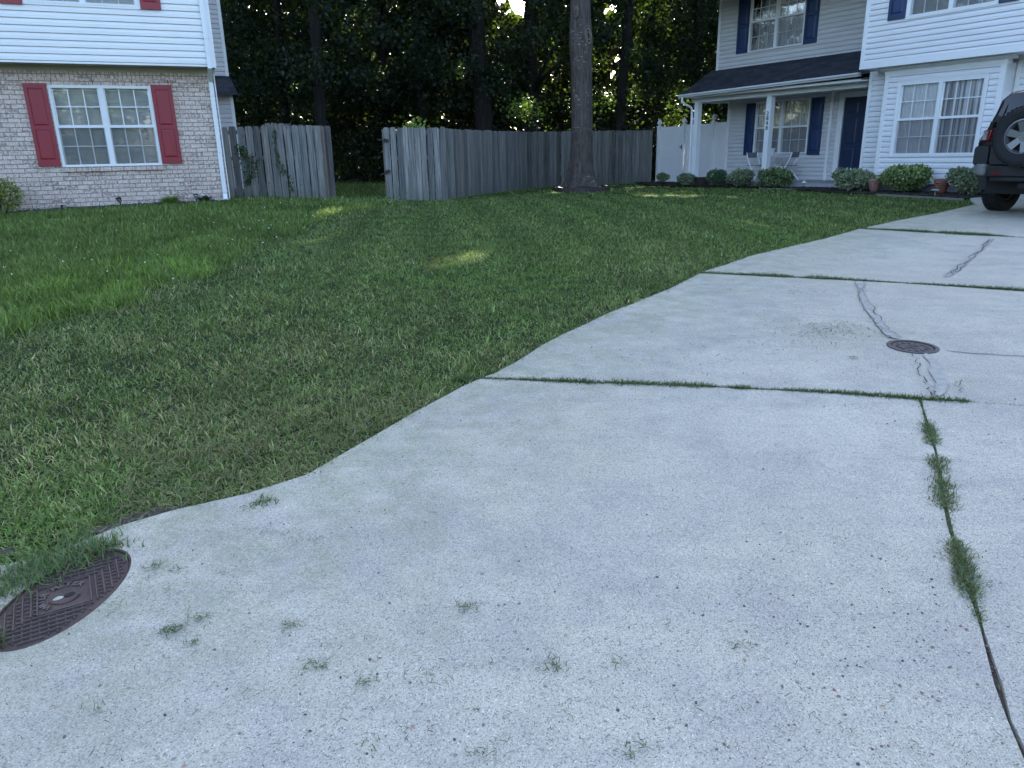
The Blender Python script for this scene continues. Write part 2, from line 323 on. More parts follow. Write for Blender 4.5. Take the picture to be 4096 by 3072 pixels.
class MB:
    def __init__(s): s.v = []; s.f = []; s.c = None
    def add(s, vs, fs):
        k = len(s.v); s.v.extend([tuple(p) for p in vs]); s.f.extend([tuple(i + k for i in f) for f in fs])
    def box(s, x0, x1, y0, y1, z0, z1, T=None):
        vs = [(x, y, z) for z in (z0, z1) for y in (y0, y1) for x in (x0, x1)]
        if T: vs = [tuple(T @ Vector(p)) for p in vs]
        s.add(vs, [(0, 2, 3, 1), (4, 5, 7, 6), (0, 1, 5, 4), (2, 6, 7, 3), (0, 4, 6, 2), (1, 3, 7, 5)])
    def prism(s, pts, a, b, axis='x'):  # extrude a 2-D profile along an axis
        n = len(pts)
        def P(u, v, t): return (t, u, v) if axis == 'x' else ((u, t, v) if axis == 'y' else (u, v, t))
        vs = [P(u, v, a) for u, v in pts] + [P(u, v, b) for u, v in pts]
        s.add(vs, [tuple(range(n)), tuple(range(2 * n - 1, n - 1, -1))] + [(i, i + n, (i + 1) % n + n, (i + 1) % n) for i in range(n)])
    def tube(s, pts, r, n=8, cap=True):
        pts = [Vector(p) for p in pts]; k = len(s.v); m = len(pts)
        rr = r if hasattr(r, '__len__') else [r] * m
        up = Vector((0, 0, 1)); prev = None
        for i, p in enumerate(pts):
            d = (pts[min(i + 1, m - 1)] - pts[max(i - 1, 0)]).normalized()
            if prev is None: a = d.cross(up) if abs(d.z) < .95 else d.cross(Vector((0, 1, 0)))
            else: a = prev - d * prev.dot(d)
            a.normalize(); b = d.cross(a); prev = a
            for j in range(n):
                t = 2 * math.pi * j / n; s.v.append(tuple(p + (a * math.cos(t) + b * math.sin(t)) * rr[i]))
        for i in range(m - 1):
            for j in range(n):
                q = (j + 1) % n; s.f.append((k + i * n + j, k + i * n + q, k + (i + 1) * n + q, k + (i + 1) * n + j))
        if cap: s.f.append(tuple(k + j for j in range(n))[::-1]); s.f.append(tuple(k + (m - 1) * n + j for j in range(n)))
    def lathe(s, prof, n=24, T=None, closed=False):  # prof (r,z)
        k = len(s.v); m = len(prof)
        for r, z in prof:
            for j in range(n):
                t = 2 * math.pi * j / n; p = Vector((r * math.cos(t), r * math.sin(t), z))
                s.v.append(tuple(T @ p) if T else tuple(p))
        for i in range(m if closed else m - 1):
            i2 = (i + 1) % m
            for j in range(n):
                q = (j + 1) % n; s.f.append((k + i * n + j, k + i * n + q, k + i2 * n + q, k + i2 * n + j))
    def build(s, name, m, parent=None, smooth=False, bevel=0, cols=None):
        me = bpy.data.meshes.new(name); me.from_pydata(s.v, [], s.f); me.validate()
        bm = bmesh.new(); bm.from_mesh(me); bmesh.ops.recalc_face_normals(bm, faces=bm.faces)
        if bevel: bmesh.ops.bevel(bm, geom=bm.edges[:], offset=bevel, segments=1, affect='EDGES', clamp_overlap=True)
        bm.to_mesh(me); bm.free()
        me.materials.append(m)
        if cols is not None:
            at = me.color_attributes.new('col', 'FLOAT_COLOR', 'POINT'); at.data.foreach_set('color', np.asarray(cols, np.float32).ravel())
        if smooth:
            me.polygons.foreach_set('use_smooth', [True] * len(me.polygons))
        o = bpy.data.objects.new(name, me); COL.objects.link(o); o.parent = parent
        return o

def np_mesh(name, V, F, m, cols=None, parent=None, smooth=False):
    V = np.ascontiguousarray(V, np.float32); F = np.ascontiguousarray(F, np.int32)
    me = bpy.data.meshes.new(name); me.vertices.add(len(V)); me.vertices.foreach_set('co', V.ravel())
    k = F.shape[1]; me.loops.add(F.size); me.loops.foreach_set('vertex_index', F.ravel())
    me.polygons.add(len(F)); me.polygons.foreach_set('loop_start', np.arange(0, F.size, k, dtype=np.int32)); me.polygons.foreach_set('loop_total', np.full(len(F), k, np.int32))
    me.update(calc_edges=True)
    if smooth: me.polygons.foreach_set('use_smooth', np.ones(len(F), bool))
    me.materials.append(m)
    if cols is not None:
        if cols.shape[1] == 3: cols = np.concatenate([cols, np.ones((len(cols), 1))], 1)
        at = me.color_attributes.new('col', 'FLOAT_COLOR', 'POINT'); at.data.foreach_set('color', np.ascontiguousarray(cols, np.float32).ravel())
    o = bpy.data.objects.new(name, me); COL.objects.link(o); o.parent = parent
    return o

def holes(x0, x1, z0, z1, ops):
    """rectangles of [x0,x1]x[z0,z1] minus the openings"""
    xs = sorted({x0, x1} | {min(max(v, x0), x1) for o in ops for v in o[:2]}); out = []
    for a, b in zip(xs[:-1], xs[1:]):
        if b - a < 1e-6: continue
        zs = [z0]
        for o in sorted([o for o in ops if o[0] <= a + 1e-6 and o[1] >= b - 1e-6], key=lambda o: o[2]):
            zs += [max(o[2], z0), min(o[3], z1)]
        zs.append(z1)
        for i in range(0, len(zs), 2):
            if zs[i + 1] - zs[i] > 1e-5: out.append((a, b, zs[i], zs[i + 1]))
    return out
def merge_h(rects): return rects
def siding(x0, x1, z0, z1, y, e, ops=(), phase=0.0, axis='x'):
    """dutch-lap siding: every course is real geometry facing -y"""
    mb = MB(); xs = sorted({x0, x1} | {min(max(v, x0), x1) for o in ops for v in o[:2]})
    prof = [(0, -.020), (.50, -.0185), (.64, -.010), (.865, -.007), (.87, .012), (1, .012)]
    z = z0 - phase
    while z < z1:
        for (a, b, c, d) in [(p, q, max(z, z0), min(z + e, z1)) for p, q in zip(xs[:-1], xs[1:])]:
            if b - a < 1e-5 or d - c < 1e-5: continue
            seg = [(c, d)]
            for o in ops:
                if o[0] <= a + 1e-6 and o[1] >= b - 1e-6:
                    ns = []
                    for s0, s1 in seg:
                        if o[3] <= s0 or o[2] >= s1: ns.append((s0, s1)); continue
                        if o[2] > s0: ns.append((s0, o[2]))
                        if o[3] < s1: ns.append((o[3], s1))
                    seg = ns
            for s0, s1 in seg:
                if s1 - s0 < 1e-5: continue
                f0, f1 = (s0 - z) / e, (s1 - z) / e
                ks = [f0] + [p[0] for p in prof if f0 < p[0] < f1] + [f1]
                ys = np.interp(ks, [p[0] for p in prof], [p[1] for p in prof])
                vs = []
                for t, yy in zip(ks, ys): vs += [(a, y + yy, z + t * e), (b, y + yy, z + t * e)]
                fs = [(2 * i, 2 * i + 1, 2 * i + 3, 2 * i + 2) for i in range(len(ks) - 1)]
                if f0 < 1e-6:  # drip edge
                    n0 = len(vs); vs += [(a, y, s0), (b, y, s0)]; fs.append((n0, n0 + 1, 1, 0))
                mb.add(vs, fs)
        z += e
    return mb
def wall(x0, x1, z0, z1, y0, y1, ops=()):
    mb = MB()
    for a, b, c, d in holes(x0, x1, z0, z1, ops): mb.box(a, b, y0, y1, c, d)
    return mb

def window(parent, x0, x1, z0, z1, y, mtrim, cover, mcover, name='window', twin=True, fw=.05, zmid=None, surround=0, msur=None):
    """double-hung window(s) in the plane y, facing -y; sub-parts: panes, insect screens, blinds or curtain"""
    fr = MB(); ya, yb = y - .022, y + .075
    zm = zmid if zmid else (z0 + z1) / 2
    fr.box(x0, x0 + fw, ya, yb, z0, z1); fr.box(x1 - fw, x1, ya, yb, z0, z1)
    fr.box(x0 + fw, x1 - fw, ya, yb, z1 - fw, z1); fr.box(x0 + fw, x1 - fw, ya - .012, yb, z0, z0 + fw * .8)
    cells = [(x0 + fw, (x0 + x1) / 2 - .045), ((x0 + x1) / 2 + .045, x1 - fw)] if twin else [(x0 + fw, x1 - fw)]
    if twin: fr.box((x0 + x1) / 2 - .045, (x0 + x1) / 2 + .045, ya, yb, z0 + fw * .8, z1 - fw)
    if surround:
        s_ = surround; fr.box(x0 - s_, x0, y - .03, y + .01, z0 - s_, z1 + s_); fr.box(x1, x1 + s_, y - .03, y + .01, z0 - s_, z1 + s_)
        fr.box(x0, x1, y - .03, y + .01, z1, z1 + s_); fr.box(x0, x1, y - .03, y + .01, z0 - s_, z0)
    for a, b in cells:
        fr.box(a, b, y + .004, y + .055, zm - .026, zm + .026)
        for (c, d, yy) in ((zm + .026, z1 - fw, y + .030), (z0 + fw * .8, zm - .026, y + .046)):
            fr.box(a, a + .022, yy - .012, yy + .02, c, d); fr.box(b - .022, b, yy - .012, yy + .02, c, d)
            for i in (1, 2):
                xx = a + (b - a) * i / 3; fr.box(xx - .0095, xx + .0095, yy - .005, yy + .004, c, d)
            mz = (c + d) / 2; fr.box(a + .022, b - .022, yy - .0055, yy + .0045, mz - .0095, mz + .0095)
    wo_ = fr.build(name, mtrim, parent)
    for a, b in cells:
        for (c, d, yy) in ((zm + .02, z1 - fw * .9, y + .031), (z0 + fw * .7, zm - .02, y + .047)):
            g = MB(); g.box(a, b, yy, yy + .003, c, d); g.build('pane', M['glass'], wo_)
        g = MB(); g.add([(a, y + .010, z0 + fw * .8), (b, y + .010, z0 + fw * .8), (b, y + .010, zm - .026), (a, y + .010, zm - .026)], [(0, 1, 2, 3)])
        g.build('insect_screen', M['screen'], wo_)
    if cover == 'blinds':
        for a, b in cells:
            g = MB(); z = z0 + .05; i = 0
            while z < z1 - fw:
                sk = random.uniform(-.003, .003)
                g.add([(a, y + .115, z + sk), (b, y + .115, z - sk), (b, y + .138, z + .021 - sk), (a, y + .138, z + .021 + sk)], [(0, 1, 2, 3)]); z += .0225
            g.box(a, b, y + .10, y + .15, z1 - fw - .045, z1 - fw)
            g.build('blinds', mcover, wo_)
    else:
        for a, b in cells:
            n = 60; g = MB(); vs = []; ph = random.random() * 6
            for i in range(n + 1):
                x = a - .02 + (b - a + .04) * i / n
                yy = y + .095 + .020 * math.sin(i * .95 + ph) + .010 * math.sin(i * .37 + 2 * ph)
                vs += [(x, yy, z0), (x, yy, z1)]
            g.add(vs, [(2 * i, 2 * i + 2, 2 * i + 3, 2 * i + 1) for i in range(n)]); g.build('curtain', (mcover[0] if a < (x0 + x1) / 2 - .1 else mcover[1]) if isinstance(mcover, tuple) else mcover, wo_, smooth=True)
    return wo_

def shutter(parent, x0, x1, z0, z1, y, m, split=.47):
    s = MB(); s.box(x0, x1, y - .028, y - .004, z0, z1)
    w_ = x1 - x0; zs = z0 + (z1 - z0) * split; st = w_ * .16
    def panel(a, b):
        # recessed field with a raised, bevelled centre
        X0, X1 = x0 + st, x1 - st; s.v
        o_, i_ = y - .0285, y - .040
        vs = [(X0 + .004, o_, a + .004), (X1 - .004, o_, a + .004), (X1 - .004, o_, b - .004), (X0 + .004, o_, b - .004)]
        t = .035; vs += [(X0 + t, i_, a + t), (X1 - t, i_, a + t), (X1 - t, i_, b - t), (X0 + t, i_, b - t)]
        s.add(vs, [(0, 1, 5, 4), (1, 2, 6, 5), (2, 3, 7, 6), (3, 0, 4, 7), (4, 5, 6, 7)])
    # stiles and rails stand proud of the field
    s.box(x0, x0 + st, y - .042, y - .0278, z0, z1); s.box(x1 - st, x1, y - .042, y - .0278, z0, z1)
    s.box(x0 + st, x1 - st, y - .0418, y - .0278, z0, z0 + .115); s.box(x0 + st, x1 - st, y - .0418, y - .0278, z1 - .085, z1)
    s.box(x0 + st, x1 - st, y - .0418, y - .0278, zs - .035, zs + .035)
    panel(z0 + .115, zs - .035); panel(zs + .035, z1 - .085)
    return s.build('shutter', m, parent)

def text_geo(ch, size=1.0, extrude=.02, offset=0):
    cu = bpy.data.curves.new('tmp', 'FONT'); cu.body = ch; cu.size = size; cu.extrude = extrude; cu.align_x = 'CENTER'; cu.offset = offset; cu.resolution_u = 3
    ob = bpy.data.objects.new('tmp', cu); COL.objects.link(ob); dg = bpy.context.evaluated_depsgraph_get()
    me = bpy.data.meshes.new_from_object(ob.evaluated_get(dg)); vs = [tuple(v.co) for v in me.vertices]; fs = [tuple(p.vertices) for p in me.polygons]
    bpy.data.objects.remove(ob); bpy.data.curves.remove(cu); bpy.data.meshes.remove(me); return vs, fs

def inpoly(x, y, poly):
    x = np.asarray(x); y = np.asarray(y); ins = np.zeros(x.shape, bool); n = len(poly); j = n - 1
    for i in range(n):
        xi, yi = poly[i]; xj, yj = poly[j]
        c = ((yi > y) != (yj > y)) & (x < (xj - xi) * (y - yi) / (yj - yi + 1e-12) + xi); ins ^= c; j = i
    return ins
def dist_poly(x, y, pl):
    d = np.full(np.shape(x), 1e9)
    for (x1, y1), (x2, y2) in zip(pl[:-1], pl[1:]):
        dx, dy = x2 - x1, y2 - y1; t = np.clip(((x - x1) * dx + (y - y1) * dy) / (dx * dx + dy * dy + 1e-12), 0, 1)
        d = np.minimum(d, np.hypot(x - x1 - t * dx, y - y1 - t * dy))
    return d
def vnoise(x, y, s, seed=0):
    """cheap smooth value noise in numpy, 0..1"""
    r = np.random.default_rng(seed).random((64, 64)); u = np.asarray(x) * s + 1000; v = np.asarray(y) * s + 1000
    i = np.floor(u).astype(int); j = np.floor(v).astype(int); fu = u - i; fv = v - j; fu = fu * fu * (3 - 2 * fu); fv = fv * fv * (3 - 2 * fv)
    g = lambda a, b: r[a % 64, b % 64]
    return (g(i, j) * (1 - fu) + g(i + 1, j) * fu) * (1 - fv) + (g(i, j + 1) * (1 - fu) + g(i + 1, j + 1) * fu) * fv

# ------------------------------------------------------------------ ground sheet and driveway
EDGE = [(-1.837,2.312),(-1.699,2.381),(-1.617,2.482),(-1.538,2.571),(-1.377,2.694),(-1.12,2.837),(-0.917,2.995),(-0.78,3.255),(-0.67,3.461),(-0.483,3.835),(-0.194,4.275),(-0.096,4.374),(0.039,4.621),(0.277,5.072),(0.591,5.533),(0.909,5.993),(1.345,6.523),(1.914,7.367),(2.278,7.769),(2.776,8.335),(4.012,9.419),(4.84,10.262),(5.835,11.137),(6.932,12.033),(8.265,13.303),(8.6,13.97)]
LEFTE = [(-12, -1.2), (-6, .9), (-2.9, 1.95)]
FAR = [(9.55, 15.6), (10.3, 16.2), (14.5, 9.4)]
DRIVE = LEFTE + EDGE + FAR + [(15, -9), (-12, -9)]
LH_O = (-5.81, 15.816); LH_A = R(22.67); RH_O = (8.743, 18.112); RH_A = R(-58.33)
def LW(x, y): c, s = math.cos(LH_A), math.sin(LH_A); return (LH_O[0] + x * c - y * s, LH_O[1] + x * s + y * c)
def RW(x, y): c, s = math.cos(RH_A), math.sin(RH_A); return (RH_O[0] + x * c - y * s, RH_O[1] + x * s + y * c)
def to_local(x, y, o, a): c, s = math.cos(a), math.sin(a); dx, dy = x - o[0], y - o[1]; return dx * c + dy * s, -dx * s + dy * c

xs = np.unique(np.concatenate([np.linspace(-200, -24, 12), np.linspace(-24, 24, 97), np.linspace(24, 200, 12)]))
ys = np.unique(np.concatenate([np.linspace(-150, -12, 10), np.linspace(-12, 46, 117), np.linspace(46, 300, 16)]))
GX, GY = np.meshgrid(xs, ys); GZ = gz(np.clip(GX, -50, 50), np.clip(GY, -30, 70)) - .030
V = np.stack([GX, GY, GZ], -1).reshape(-1, 3); nx, ny = len(xs), len(ys)
I = np.arange(nx * ny).reshape(ny, nx); F = np.stack([I[:-1, :-1], I[:-1, 1:], I[1:, 1:], I[1:, :-1]], -1).reshape(-1, 4)
tag(np_mesh('ground', V, F, M['ground'], smooth=True), kind='structure')

LID_C = (-1.505, 2.13); LID_A = R(84); COV_C = (2.705, 4.777); COV_R = .152
def oval(c, a, b, ang, n=48): return [(c[0] + a * math.cos(t) * math.cos(ang) - b * math.sin(t) * math.sin(ang), c[1] + a * math.cos(t) * math.sin(ang) + b * math.sin(t) * math.cos(ang)) for t in [2 * math.pi * i / n for i in range(n)]]
LIDO = oval(LID_C, .283, .160, LID_A); COVO = oval(COV_C, COV_R + .008, COV_R + .008, 0, 36)
VJ = [(2.232,3.793),(1.963,3.155),(1.696,2.583),(1.545,2.24),(1.455,2.003),(1.359,1.772),(1.259,1.529),(1.222,1.419),(1.0,.7),(.0,-9)]
def off(pl, d):
    out = []
    for i, p in enumerate(pl):
        a = Vector(pl[max(i - 1, 0)]); b = Vector(pl[min(i + 1, len(pl) - 1)]); t = (b - a).normalized(); out.append((p[0] - t.y * d, p[1] + t.x * d))
    return out
J1 = [(-.194,4.275),(.376,4.182),(.956,4.099),(1.772,3.942),(2.232,3.815),(2.73,3.69),(14.8,1.25)]
J2 = [(1.93,7.40),(3.055,7.0),(3.813,6.68),(4.488,6.34),(14.6,2.0)]
J3 = [(4.84,10.28),(5.717,9.66),(6.381,9.17),(14.5,3.1)]
g_ = .0075
def wig(pl, step=.12, amp=.004):
    out = []
    for (x1, y1), (x2, y2) in zip(pl[:-1], pl[1:]):
        n = max(1, int(min(math.hypot(x2 - x1, y2 - y1), 6) / step))
        for i in range(n):
            t = i / n; out.append((x1 + (x2 - x1) * t + random.uniform(-amp, amp), y1 + (y2 - y1) * t + random.uniform(-amp, amp)))
    out.append(pl[-1]); return out
EW = wig(EDGE, .15, .010)
def near_i(p): return min(range(len(EW)), key=lambda i: (EW[i][0] - p[0]) ** 2 + (EW[i][1] - p[1]) ** 2)
i1, i2, i3 = near_i(J1[0]), near_i(J2[0]), near_i(J3[0])
j1n = wig(off(J1, -g_)); j1f = wig(off(J1, g_)); j2n = wig(off(J2, -g_)); j2f = wig(off(J2, g_)); j3n = wig(off(J3, -g_)); j3f = wig(off(J3, g_))
k4 = min(range(len(j1n)), key=lambda i: abs(j1n[i][0] - 2.225))
vl = wig(off(VJ, -g_)); vr = wig(off(VJ, g_))
slabs = [LEFTE + EW[:i1] + j1n[:k4] + vl + [(-12, -9)], vr[::-1] + j1n[k4 + 1:] + [(15, -9)],
         j1f + j2n[::-1] + EW[i1 + 1:i2][::-1], j2f + j3n[::-1] + EW[i2 + 1:i3][::-1], j3f + FAR[::-1] + EW[i3 + 1:][::-1]]
def slab_mesh(poly, cuts, zoff=0.0, step=.22):
    n = len(poly); vs = [Vector(p) for p in poly]; ed = [(i, (i + 1) % n) for i in range(n)]
    for c in cuts:
        k = len(vs); vs += [Vector(p) for p in c]; ed += [(k + i, k + (i + 1) % len(c)) for i in range(len(c))]
    x0, x1 = min(p[0] for p in poly), max(p[0] for p in poly); y0, y1 = min(p[1] for p in poly), max(p[1] for p in poly)
    for x in np.arange(max(x0, -7), min(x1, 12), step):
        for y in np.arange(max(y0, -2), y1, step):
            if inpoly(x, y, poly): vs.append(Vector((x + random.uniform(-.02, .02), y + random.uniform(-.02, .02))))
    o = delaunay_2d_cdt(vs, ed, [], 0, 1e-5)
    V2 = np.array([[p.x, p.y] for p in o[0]]); T = [f for f in o[2] if len(f) == 3]
    C = np.array([V2[list(f)].mean(0) for f in T]); keep = inpoly(C[:, 0], C[:, 1], poly)
    for c in cuts: keep &= ~inpoly(C[:, 0], C[:, 1], c)
    T = [f for f, k in zip(T, keep) if k]
    # skirt along the boundary edges
    from collections import Counter
    cnt = Counter(tuple(sorted((f[i], f[(i + 1) % 3]))) for f in T for i in range(3)); be = [e for e, c in cnt.items() if c == 1]
    z = gz(V2[:, 0], V2[:, 1]) + zoff; vv = [(p[0], p[1], zz) for p, zz in zip(V2, z)]; N = len(vv)
    vv += [(p[0], p[1], zz - .07) for p, zz in zip(V2, z)]
    return vv, [tuple(f) for f in T] + [(a, b, b + N, a + N) for a, b in be]
dr = MB()
for i, s_ in enumerate(slabs): dr.add(*slab_mesh(s_, [LIDO] if i == 0 else ([COVO] if i == 2 else []), zoff=[0, .001, -.004, .002, 0][i]))
for nm, pl in (('a', VJ[:-1]), ('b', J1[:-1] + [(9, 2.42)]), ('c', J2[:-1] + [(9, 4.4)]), ('d', J3[:-1] + [(10, 6.45)])):
    q = wig(pl, .10, .002); vs_ = []
    for i_, p_ in enumerate(q):
        a_ = Vector(q[max(i_ - 1, 0)]); b_ = Vector(q[min(i_ + 1, len(q) - 1)]); t_ = (b_ - a_).normalized()
        for sg in (-1, 1): x_, y_ = p_[0] - t_.y * .016 * sg, p_[1] + t_.x * .016 * sg; vs_.append((x_, y_, gzf(x_, y_) - .014 + random.uniform(-.003, .003)))
    jd = MB(); jd.add(vs_, [(2 * i_, 2 * i_ + 1, 2 * i_ + 3, 2 * i_ + 2) for i_ in range(len(q) - 1)]); tag(jd.build('joint_soil', M['dirt']), kind='structure')
drive = dr.build('driveway', M['concrete']); tag(drive, kind='structure')
dv = np.array([v.co[:] for v in drive.data.vertices]); de = dist_poly(dv[:, 0], dv[:, 1], LEFTE + EDGE)
ev = np.clip(1.15 - de / 1.3, 0, 1) ** 1.3 + .55 * np.exp(-((dv[:, 0] - 2.35) ** 2 + (dv[:, 1] - 5.2) ** 2) / .5) + .35 * np.exp(-((dv[:, 0] + .6) ** 2 + (dv[:, 1] - 1.9) ** 2) / .5)
ea = drive.data.attributes.new('edge', 'FLOAT', 'POINT'); ea.data.foreach_set('value', np.clip(ev, 0, 1).astype(np.float32))

def ribbon(name, pts, wid, m, dz, jag=.4, seed=1):
    r = random.Random(seed); P = wig(pts, .05, .006 if wid < .02 else .003); vs = []
    wl = 0
    for i, p in enumerate(P):
        a = Vector(P[max(i - 2, 0)]); b = Vector(P[min(i + 2, len(P) - 1)]); t = (b - a).normalized(); wl = wl * .7 + .5 * r.uniform(-jag, jag); w_ = wid * (1 + wl)
        if i in (0, len(P) - 1): w_ *= .3
        for s_ in (-1, 1): x, y = p[0] - t.y * w_ * s_, p[1] + t.x * w_ * s_; vs.append((x, y, gzf(x, y) + dz))
    mb = MB(); mb.add(vs, [(2 * i, 2 * i + 1, 2 * i + 3, 2 * i + 2) for i in range(len(P) - 1)]); o = mb.build(name, m); return tag(o, kind='structure')
CR1 = [(5.878,9.048),(5.341,8.368),(4.855,7.786),(4.395,7.217),(4.139,6.937)]; CR2 = [(3.264,6.793),(3.058,6.29),(2.898,5.851),(2.81,5.537),(2.731,5.253),(2.674,5.0),(2.70,4.95)]
CR3 = [(2.63,4.61),(2.557,4.436),(2.46,4.249),(2.42,4.071),(2.369,3.945),(2.332,3.84)]
ribbon('driveway_crack_filler', CR1, .030, M['patch'], .0075, .3, 2); ribbon('driveway_crack_filler', CR2, .026, M['patch'], .0045, .3, 3)
ribbon('driveway_crack_filler', [(2.70,4.61),(2.66,4.436),(2.57,4.249),(2.50,4.05),(2.43,3.945),(2.36,3.85)], .034, M['patch'], .0035, .3, 4)
def crack(pts, wid, dz, seed):
    r = random.Random(seed); P = []
    for (x1, y1), (x2, y2) in zip(pts[:-1], pts[1:]):
        for i in range(5): t = i / 5; P.append((x1 + (x2 - x1) * t + r.uniform(-.022, .022), y1 + (y2 - y1) * t + r.uniform(-.022, .022)))
    P.append(pts[-1]); ribbon('driveway_crack', P, wid, M['crack'], dz, .9, seed)
crack(CR1, .003, .012, 5); crack([(p[0] + .05, p[1] + .02) for p in CR1], .0025, .012, 6); crack([(p[0] + .03, p[1]) for p in CR2], .0028, .009, 7); crack([(p[0] - .03, p[1]) for p in CR2], .0022, .009, 8); crack(CR3, .0035, .008, 9)
crack([(2.63,4.1),(2.54,3.98),(2.5,3.87)], .0025, .008, 10)
ribbon('driveway_crack', [(2.86,4.68),(3.0,4.60),(3.284,4.52),(3.9,4.35)], .004, M['crack'], .001, .6, 11)
# bare dirt strips where the turf has pulled away from the concrete
def patch(name, c, a, b, ang, m, dz, seed):
    r = random.Random(seed); mb = MB(); n = 40; pts = oval(c, a, b, ang, n); pts = [(c[0] + (p[0] - c[0]) * r.uniform(.75, 1.1), c[1] + (p[1] - c[1]) * r.uniform(.75, 1.1)) for p in pts]
    vs = [(c[0], c[1], gzf(*c) + dz)] + [(p[0], p[1], gzf(*p) + dz - .01) for p in pts]; mb.add(vs, [(0, i + 1, (i + 1) % n + 1) for i in range(n)]); return tag(mb.build(name, m), kind='structure')
patch('bare_soil', (-1.50, 2.67), .20, .055, R(38), M['dirt'], -.006, 1); patch('bare_soil', (-1.93, 2.42), .12, .04, R(25), M['dirt'], -.014, 2)
exec_parts = True

# ------------------------------------------------------------------ left house
LZ = .633
h1 = empty('brick_house', (*LH_O, LZ), LH_A, 'two-storey house with pinkish brick ground floor, white upper siding and maroon shutters', 'house')
W1 = (-2.925, -1.185, .742, 2.205)
def bw(name, mb, m, par=h1, **k): return mb.build(name, m, par, **k)
bw('brick_wall', wall(-9.5, 0, -.45, 2.20, 0, .22, [W1]), M['brick'])
m_ = MB(); m_.box(-.22, 0, .221, 9, -.45, 2.44); m_.box(-9.5, 0, 8.8, 9, -.45, 5.3); m_.box(-9.5, -9.3, .221, 8.8, -.45, 5.3); bw('side_wall', m_, M['brick'])
m_ = MB(); m_.box(-9.5, .002, -.003, .22, 2.335, 2.445); bw('rowlock_course', m_, M['brick_row'])
m_ = MB(); m_.box(-9.5, .0015, -.0015, .22, 2.20, 2.335); bw('brick_band', m_, M['brick'])
for x in (-2.85, -2.17, -1.50, -.86): m_ = MB(); m_.box(x - .006, x + .006, -.005, .0, 2.235, 2.325); bw('weep_slot', m_, M['black'])  # dark inside of each slot drawn as a thin black box on the brick
m_ = MB(); m_.box(-3.30, -.82, -.004, .1, 2.192, 2.203); bw('steel_lintel', m_, M['lintel'])
m_ = MB(); x = -2.945
while x < -1.19: m_.box(x, x + .0655, -.045 + random.uniform(-.003, .003), .02, .648 + random.uniform(-.003, .003), .741); x += .0715
bw('window_sill', m_, M['brick'])
window(h1, *W1, .012, M['trim'], 'blinds', M['blind'])
shutter(h1, -3.312, -2.945, .762, 2.228, 0, M['red']); shutter(h1, -1.178, -.811, .767, 2.230, 0, M['red'])
m_ = MB(); m_.box(-9.5, -.118, -.024, -.001, 2.446, 2.537); m_.box(-.035, .02, -.024, -.001, 2.446, 2.537); bw('fascia_board', m_, M['beige'])
m_ = MB(); m_.box(-9.5, .03, -.395, 0, 2.538, 2.552)
x = -9.4
while x < -.15: m_.box(x, x + .012, -.36, -.02, 2.532, 2.5378); x += .102
bw('soffit', m_, M['beige'])
U1 = (-2.96, -1.17, 3.515, 4.95)
bw('upper_siding', siding(-9.5, -.035, 2.552, 5.35, -.4, .1143, [U1], phase=.084), M['white'])
m_ = wall(-9.5, .035, 2.552, 5.35, -.386, -.2, [U1]); m_.box(-9.5, .035, -.2, -.195, 5.3, 5.35); m_.box(-.15, .035, -.199, 9, 2.552, 5.35); bw('upper_wall', m_, M['white'])
m_ = MB(); m_.box(-9.5, .0, -.424, -.3955, 2.536, 2.556); bw('starter_strip', m_, M['trim'])
m_ = MB(); m_.box(-.035, .047, -.428, -.3955, 2.52, 5.35); m_.box(.036, .047, -.395, -.33, 2.52, 5.35); bw('corner_trim', m_, M['trim'])
window(h1, *U1, -.4, M['trim'], 'blinds', M['blind'], surround=.035)
shutter(h1, -3.345, -3.0, 3.475, 4.99, -.416, M['red']); shutter(h1, -1.13, -.785, 3.49, 5.0, -.416, M['red'])
# roof above the picture
m_ = MB(); m_.prism([(-.85, 5.25), (4.2, 7.7), (9.4, 5.25), (9.4, 5.36), (4.2, 7.85), (-.85, 5.38)], -9.9, .35); bw('roof', m_, M['shingle'])
m_ = MB(); m_.prism([(-.39, 5.351), (4.2, 7.6), (9, 5.351)], -.12, .03); bw('gable_wall', m_, M['white'])
# downspout
m_ = MB(); m_.box(-.118, -.037, -.482, -.430, 2.50, 5.4); m_.prism([(-.482, 2.50), (-.43, 2.52), (-.052, 2.36), (-.052, 2.30), (-.11, 2.30)], -.1175, -.0375)
m_.box(-.122, -.040, -.075, -.018, .95, 2.33); m_.box(-.128, -.0465, -.078, -.016, .15, .952)
for z in (.04, .055, .07): pass
m_.prism([(-.016, .15), (-.078, .15), (-.16, .035), (-.10, .02)], -.133, -.0515)
dsp = bw('downspout', m_, M['trim'])
AG = mat('aged_trim', (.52, .53, .56), .6)
for z in (.948, 2.03, 3.02): m_ = MB(); m_.box(-.13, -.03, -.080 if z < 2.4 else -.486, -.014 if z < 2.4 else -.426, z, z + .006); m_.build('strap', AG, dsp)
for z in (.13, .145, .16, .175): m_ = MB(); m_.box(-.131, -.044, -.081, -.014, z, z + .004); m_.build('crimp', AG, dsp)
m_ = MB(); m_.tube([(-.004, -.022, .11), (-.004, -.022, 2.44)], .0125, 8); m_.box(-.014, .006, -.032, -.012, .05, .11); bw('conduit', m_, M['trim'])
